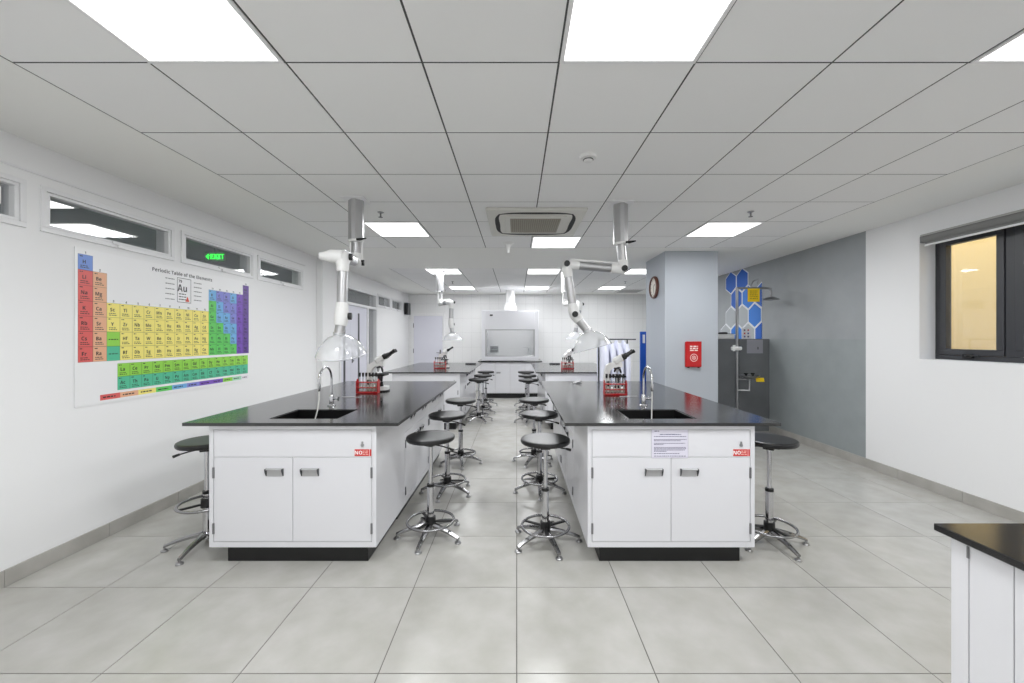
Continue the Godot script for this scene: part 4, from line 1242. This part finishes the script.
# ---------------------------------------------------------------- shower, mural, clock, fire blanket, coats
func build_safety() -> void:
	var cl := thing("wall_clock", P(2.06, 2.205, 5.95), "round wall clock with brown rim on the column", "clock")
	var face := Basis(Vector3.BACK, PI / 2)
	obj("rim", Geo.new().at(Transform3D(face, Vector3.ZERO)).lathe([Vector2(0.165, 0.001), Vector2(0.165, 0.03), Vector2(0.155, 0.042), Vector2(0.140, 0.042), Vector2(0.135, 0.022)], 36), mat(Color(0.38, 0.22, 0.17), 0.4), cl)
	obj("dial", Geo.new().at(Transform3D(face, Vector3.ZERO)).lathe([Vector2(0.14, 0.02), Vector2(0.14, 0.024), Vector2(0, 0.024)], 32), mat(Color(0.90, 0.88, 0.84), 0.5), cl)
	for k in 12:
		var a := TAU * k / 12
		obj("hour_mark", Geo.new().at(Transform3D(Basis(Vector3.RIGHT, a), Vector3(-0.025, 0, 0))).box(Vector3(0, 0.115, 0), Vector3(0.002, 0.02, 0.006)), M.dark, cl)
	for q in [[0.9, 0.07, 0.008], [2.9, 0.10, 0.006]]:
		obj("hand", Geo.new().at(Transform3D(Basis(Vector3.RIGHT, q[0]), Vector3(-0.028, 0, 0))).box(Vector3(0, q[1] / 2, 0), Vector3(0.002, q[1], q[2])), M.black, cl)
	# fire blanket
	var fb := thing("fire_blanket_box", P(2.444, 1.228, 5.56), "red fire blanket pouch with white print on the column", "fire blanket")
	obj("pouch", Geo.new().box(Vector3(0, 0, 0.022), Vector3(0.222, 0.352, 0.042), 0.010), M.red, fb)
	var rng := RandomNumberGenerator.new()
	rng.seed = 8
	var fi := Ink.new(160, 260, Color(0.74, 0.07, 0.09))
	for k in 3:
		fi.scribble(26, 20 + 26 * k, 110, 16, Color(0.95, 0.9, 0.88), rng)
	for y in range(110, 240):
		for x in range(20, 142):
			var r := Vector2(x - 80, y - 178).length()
			if r < 52 and r > 44 or (r < 30 and (x + y) % 22 < 11): fi.img.set_pixel(x, y, Color(0.95, 0.86, 0.84))
	obj("print", picture(Vector3(-0.08, 0.14, 0.0436), Vector3(0.08, 0.14, 0.0436), Vector3(0.08, -0.13, 0.0436), Vector3(-0.08, -0.13, 0.0436)), printed(fi.tex(), 0.35), fb)
	obj("top_tab", Geo.new().box(Vector3(0, 0.172, 0.046), Vector3(0.21, 0.014, 0.006), 0.002), M.red, fb)
	for s in [-1, 1]:
		obj("pull_tape", Geo.new().box(Vector3(s * 0.07, -0.178, 0.03), Vector3(0.03, 0.02, 0.006), 0.001), M.black, fb)
	# hexagon mural on the right wall: flat cells with white borders
	var mu := thing("hexagon_mural", P(RIGHT, 0, 0), "blue and grey hexagon mural on the grey right wall", "mural")
	var cream := mat(Color(0.90, 0.91, 0.92), 0.6)
	var pale := mat(Color(0.70, 0.72, 0.73), 0.6)
	var bl1 := mat(Color(0.10, 0.38, 0.76), 0.5)
	var bl2 := mat(Color(0.16, 0.48, 0.84), 0.5)
	var clip := PackedVector2Array([Vector2(6.44, 1.0), Vector2(8.3, 1.0), Vector2(8.3, 2.66), Vector2(6.44, 2.66)])
	var cells := [[7.37, 2.47, bl1], [7.0, 2.47, bl1], [7.185, 2.15, bl1], [6.815, 2.15, bl2], [6.445, 2.15, bl1], [7.37, 1.83, pale], [7.0, 1.83, pale], [6.63, 1.83, bl2], [7.555, 1.51, pale], [7.185, 1.51, bl2], [6.815, 1.51, pale], [6.445, 1.51, bl1]]
	for c in cells:
		for lay in [[0.213, 0.004, cream, "cell_border"], [0.192, 0.007, c[2], "cell"]]:
			var hx := PackedVector2Array()
			for k in 6:
				var a := PI / 2 + TAU * k / 6
				hx.append(Vector2(c[0] + lay[0] * cos(a), c[1] + lay[0] * sin(a)))
			for part in Geometry2D.intersect_polygons(hx, clip):
				var g := Geo.new().at(Transform3D(Basis(Vector3(0, 0, -1), Vector3.UP, Vector3(1, 0, 0)), Vector3.ZERO))
				g.prism(part, -lay[1], -0.0005)
				obj(lay[3], g, lay[2], mu)
	# emergency shower with eye wash
	var sh := thing("emergency_shower", P(3.277, 0, 5.95), "steel emergency shower pipe with eye wash bowl before the dark half wall", "emergency shower")
	obj("floor_flange", Geo.new().lathe([Vector2(0.07, 0), Vector2(0.07, 0.01), Vector2(0.03, 0.016), Vector2(0.02, 0.03)], 20), M.steel, sh)
	obj("riser_pipe", Geo.new().tube([Vector3(0, 0.01, 0), Vector3(0, 1.42, 0), Vector3(0, 2.195, 0)], 0.02, 14), M.steel, sh)
	obj("shower_arm", Geo.new().tube([Vector3(-0.01, 2.195, 0), Vector3(0.46, 2.195, 0.0), Vector3(0.495, 2.185, 0), Vector3(0.505, 2.15, 0), Vector3(0.505, 2.06, 0)], 0.015, 12), M.steel, sh)
	obj("shower_head", Geo.new().at(Transform3D(Basis(), Vector3(0.505, 2.02, 0))).lathe([Vector2(0, 0), Vector2(0.105, 0), Vector2(0.115, 0.008), Vector2(0.06, 0.035), Vector2(0.02, 0.05)], 26), M.steel, sh)
	obj("valve", Geo.new().tube([Vector3(-0.09, 1.30, 0.02), Vector3(0.05, 1.30, 0.02)], 0.028, 14).tube([Vector3(-0.06, 1.26, 0.03), Vector3(-0.06, 1.35, 0.03)], 0.018, 10), M.plastic, sh)
	var bw := obj("eye_wash_bowl", Geo.new().at(Transform3D(Basis(), Vector3(0.15, 0.85, 0.06))).lathe([Vector2(0, 0.0), Vector2(0.06, 0.005), Vector2(0.12, 0.03), Vector2(0.14, 0.055), Vector2(0.132, 0.055), Vector2(0.11, 0.035), Vector2(0, 0.02)], 26), M.steel, sh)
	for s in [-1, 1]:
		obj("eye_nozzle", Geo.new().at(Transform3D(Basis(), Vector3(0.15 + s * 0.05, 0.87, 0.06))).lathe([Vector2(0.014, 0), Vector2(0.014, 0.04), Vector2(0.028, 0.055), Vector2(0.028, 0.07), Vector2(0, 0.075)], 14), M.black, bw)
	obj("bowl_arm", Geo.new().tube([Vector3(0, 0.84, 0), Vector3(0.15, 0.84, 0.03)], 0.014, 10).tube([Vector3(0.15, 0.86, 0.06), Vector3(0.15, 0.68, 0.06), Vector3(0.0, 0.68, 0)], 0.014, 10), M.steel, sh)
	obj("push_plate", Geo.new().at(Transform3D(Basis(Vector3.RIGHT, -0.3), Vector3(0.27, 0.845, 0.12))).box(Vector3.ZERO, Vector3(0.12, 0.06, 0.008), 0.003), M.yellow, sh)
	obj("pull_rod", Geo.new().tube([Vector3(0.20, 2.22, 0), Vector3(0.24, 2.30, 0.0), Vector3(0.32, 2.33, 0), Vector3(0.30, 2.26, 0)], 0.008, 8), M.steel, sh)
	var ys := thing("safety_tag", P(3.51, 2.195, 5.925), "yellow tag hanging from the emergency shower arm", "tag")
	obj("plate", Geo.new().box(Vector3(0, -0.105, 0), Vector3(0.18, 0.20, 0.004), 0.001), M.yellow, ys)
	var yi := Ink.new(90, 100, Color(0.95, 0.80, 0.08))
	for k in 5:
		yi.scribble(14, 16 + 15 * k, 62, 5, Color(0.45, 0.38, 0.08), rng)
	obj("print", picture(Vector3(-0.085, -0.01, 0.0028), Vector3(0.085, -0.01, 0.0028), Vector3(0.085, -0.20, 0.0028), Vector3(-0.085, -0.20, 0.0028)), printed(yi.tex()), ys)
	# things on and over the half wall
	var tr := thing("white_box", P(3.30, 1.44, 6.36), "white plastic box on top of the half wall beside the column", "box")
	obj("box_body", Geo.new().b6(-0.13, 0.13, 0.0, 0.06, -0.07, 0.07, 0.006), M.plastic, tr)
	obj("lid", Geo.new().b6(-0.136, 0.136, 0.0605, 0.075, -0.076, 0.076, 0.004), M.plastic, tr)
	var go := thing("safety_goggles", P(3.28, 1.516, 6.36), "dark safety goggles lying on the white box", "goggles")
	obj("lens_frame", Geo.new().at(Transform3D(Basis().scaled(Vector3(1.0, 0.22, 0.55)), Vector3(0, 0.018, 0))).lathe([Vector2(0, -0.08), Vector2(0.06, -0.06), Vector2(0.08, 0), Vector2(0.06, 0.06), Vector2(0, 0.08)], 18), M.dark, go)
	obj("strap", Geo.new().b6(-0.13, 0.13, -0.0005, 0.008, -0.07, -0.062).b6(-0.13, 0.13, -0.0005, 0.008, 0.062, 0.07), M.black, go)
	var pc := thing("picture_card", P(3.62, 1.44, 6.30), "white card with coloured symbols standing on the half wall", "card")
	var ci := Ink.new(70, 84, Color(0.88, 0.88, 0.90))
	for r in 3:
		for c in 2:
			ci.rect(14 + 28 * c, 10 + 25 * r, 12, 12, [Color(0.3, 0.3, 0.4), Color(0.7, 0.2, 0.25), Color(0.25, 0.3, 0.6)][(r + c) % 3])
	obj("card", Geo.new().b6(-0.07, 0.07, 0, 0.17, 0, 0.004), M.frame, pc)
	obj("print", picture(P(-0.07, 0.17, -0.0006), P(0.07, 0.17, -0.0006), P(0.07, 0.0, -0.0006), P(-0.07, 0.0, -0.0006)), printed(ci.tex()), pc)
	var hs := thing("plastic_sheet", P(3.72, 1.215, 6.25), "pale plastic sheet hanging on the front of the half wall", "notice")
	obj("sheet", Geo.new().b6(-0.125, 0.125, 0, 0.215, -0.003, -0.0005), mat(Color(0.60, 0.60, 0.63), 0.3), hs)
	obj("mark", Geo.new().b6(0.04, 0.055, 0.06, 0.10, -0.0045, -0.003), M.dark, hs)
	# coat rack and white coats
	var ra := thing("coat_rack", P(1.2, 0, 5.86), "dark metal coat rack between the right benches", "coat rack")
	obj("rail", Geo.new().tube([Vector3(-0.03, 1.435, 0), Vector3(0.545, 1.435, 0)], 0.010, 10), M.dark, ra)
	for x in [0.0, 0.42]:
		obj("post", Geo.new().tube([Vector3(x, 0.03, 0), Vector3(x, 1.435, 0)], 0.0115, 10), M.dark, ra)
		obj("foot", Geo.new().at(Transform3D(Basis(), Vector3(x, 0, 0))).lathe([Vector2(0.085, 0), Vector2(0.085, 0.02), Vector2(0.07, 0.03), Vector2(0, 0.032)], 24), M.dark, ra)
	for k in 4:
		var x := 1.252 + 0.101 * k
		var c := thing("lab_coat", P(x, 0, 5.86), "%s white lab coat from the left on the coat rack" % ["first", "second", "third", "fourth"][k], "coat", "white coats on the rack")
		var g := Geo.new()
		var rings := []
		var cr := RandomNumberGenerator.new()
		cr.seed = 70 + k
		var ph := cr.randf() * 6.0
		var N := 36
		for j in 15:
			var t := j / 14.0
			var h := lerpf(1.405, 0.52, t)
			var wz := lerpf(0.05, 0.21, smoothstep(0.0, 0.12, t)) + 0.03 * t
			var wx := lerpf(0.015, 0.034, smoothstep(0.0, 0.15, t)) + 0.008 * t
			var ring := []
			for i in N:
				var a := TAU * i / N
				var f := 1.0 + 0.22 * t * sin(a * 9.0 + ph + t * 1.5) + 0.1 * sin(a * 5.0 - ph)
				ring.append(Vector3(cos(a) * wx * f, h + 0.012 * sin(a * 3 + ph), sin(a) * wz * (1.0 + 0.05 * sin(a * 4 + ph))))
			rings.append(ring)
		for j in 14:
			for i in N:
				var n := (i + 1) % N
				g.quad(rings[j + 1][i], rings[j][i], rings[j][n], rings[j + 1][n], 3)
		g.fan(rings[0], Vector3(0, 0.5, 0))
		g.fan(rings[14], Vector3(0, 1.5, 0))
		obj("body", g, M.coat, c)
		for s in [-1, 1]:
			obj("sleeve", Geo.new().tube([Vector3(0, 1.36, s * 0.18), Vector3(0.005, 1.25, s * 0.235), Vector3(0.01, 1.05, s * 0.255), Vector3(0.012, 0.86, s * 0.25)], [0.032, 0.040, 0.036, 0.033], 12), M.coat, c)
		obj("collar", Geo.new().tube([Vector3(0, 1.375, 0.06), Vector3(0.006, 1.41, 0.03), Vector3(0.0, 1.41, -0.03), Vector3(0, 1.375, -0.06)], 0.012, 8), M.coat, c)
		obj("hanger", Geo.new().tube([Vector3(0, 1.40, 0), Vector3(0, 1.428, 0.012), Vector3(0, 1.446, 0.008), Vector3(0, 1.449, -0.006), Vector3(0, 1.436, -0.013)], 0.002, 6), M.steel, c)


func build_small() -> void:
	var sp := thing("wall_speaker", P(LEFT, 2.08, 10.6), "small black box high on the left wall in the far corner", "speaker")
	obj("housing", Geo.new().b6(0.02, 0.12, 0.0, 0.31, 0, 0.26, 0.006), M.dark, sp)
	obj("bracket", Geo.new().b6(0.0005, 0.02, 0.08, 0.23, 0.08, 0.18), M.hinge, sp)
	obj("grille", Geo.new().b6(0.03, 0.11, 0.02, 0.29, -0.004, 0.0, 0.001), M.black, sp)
	var b := thing("blue_board", P(2.258, 0, 6.62), "tall blue board with a white label standing behind the column", "board")
	obj("panel", Geo.new().b6(-0.21, 0.21, 0.0, 1.56, 0, 0.04, 0.004), M.blue, b)
	obj("label_card", Geo.new().b6(-0.175, -0.135, 1.37, 1.51, -0.002, 0.0), M.frame, b)
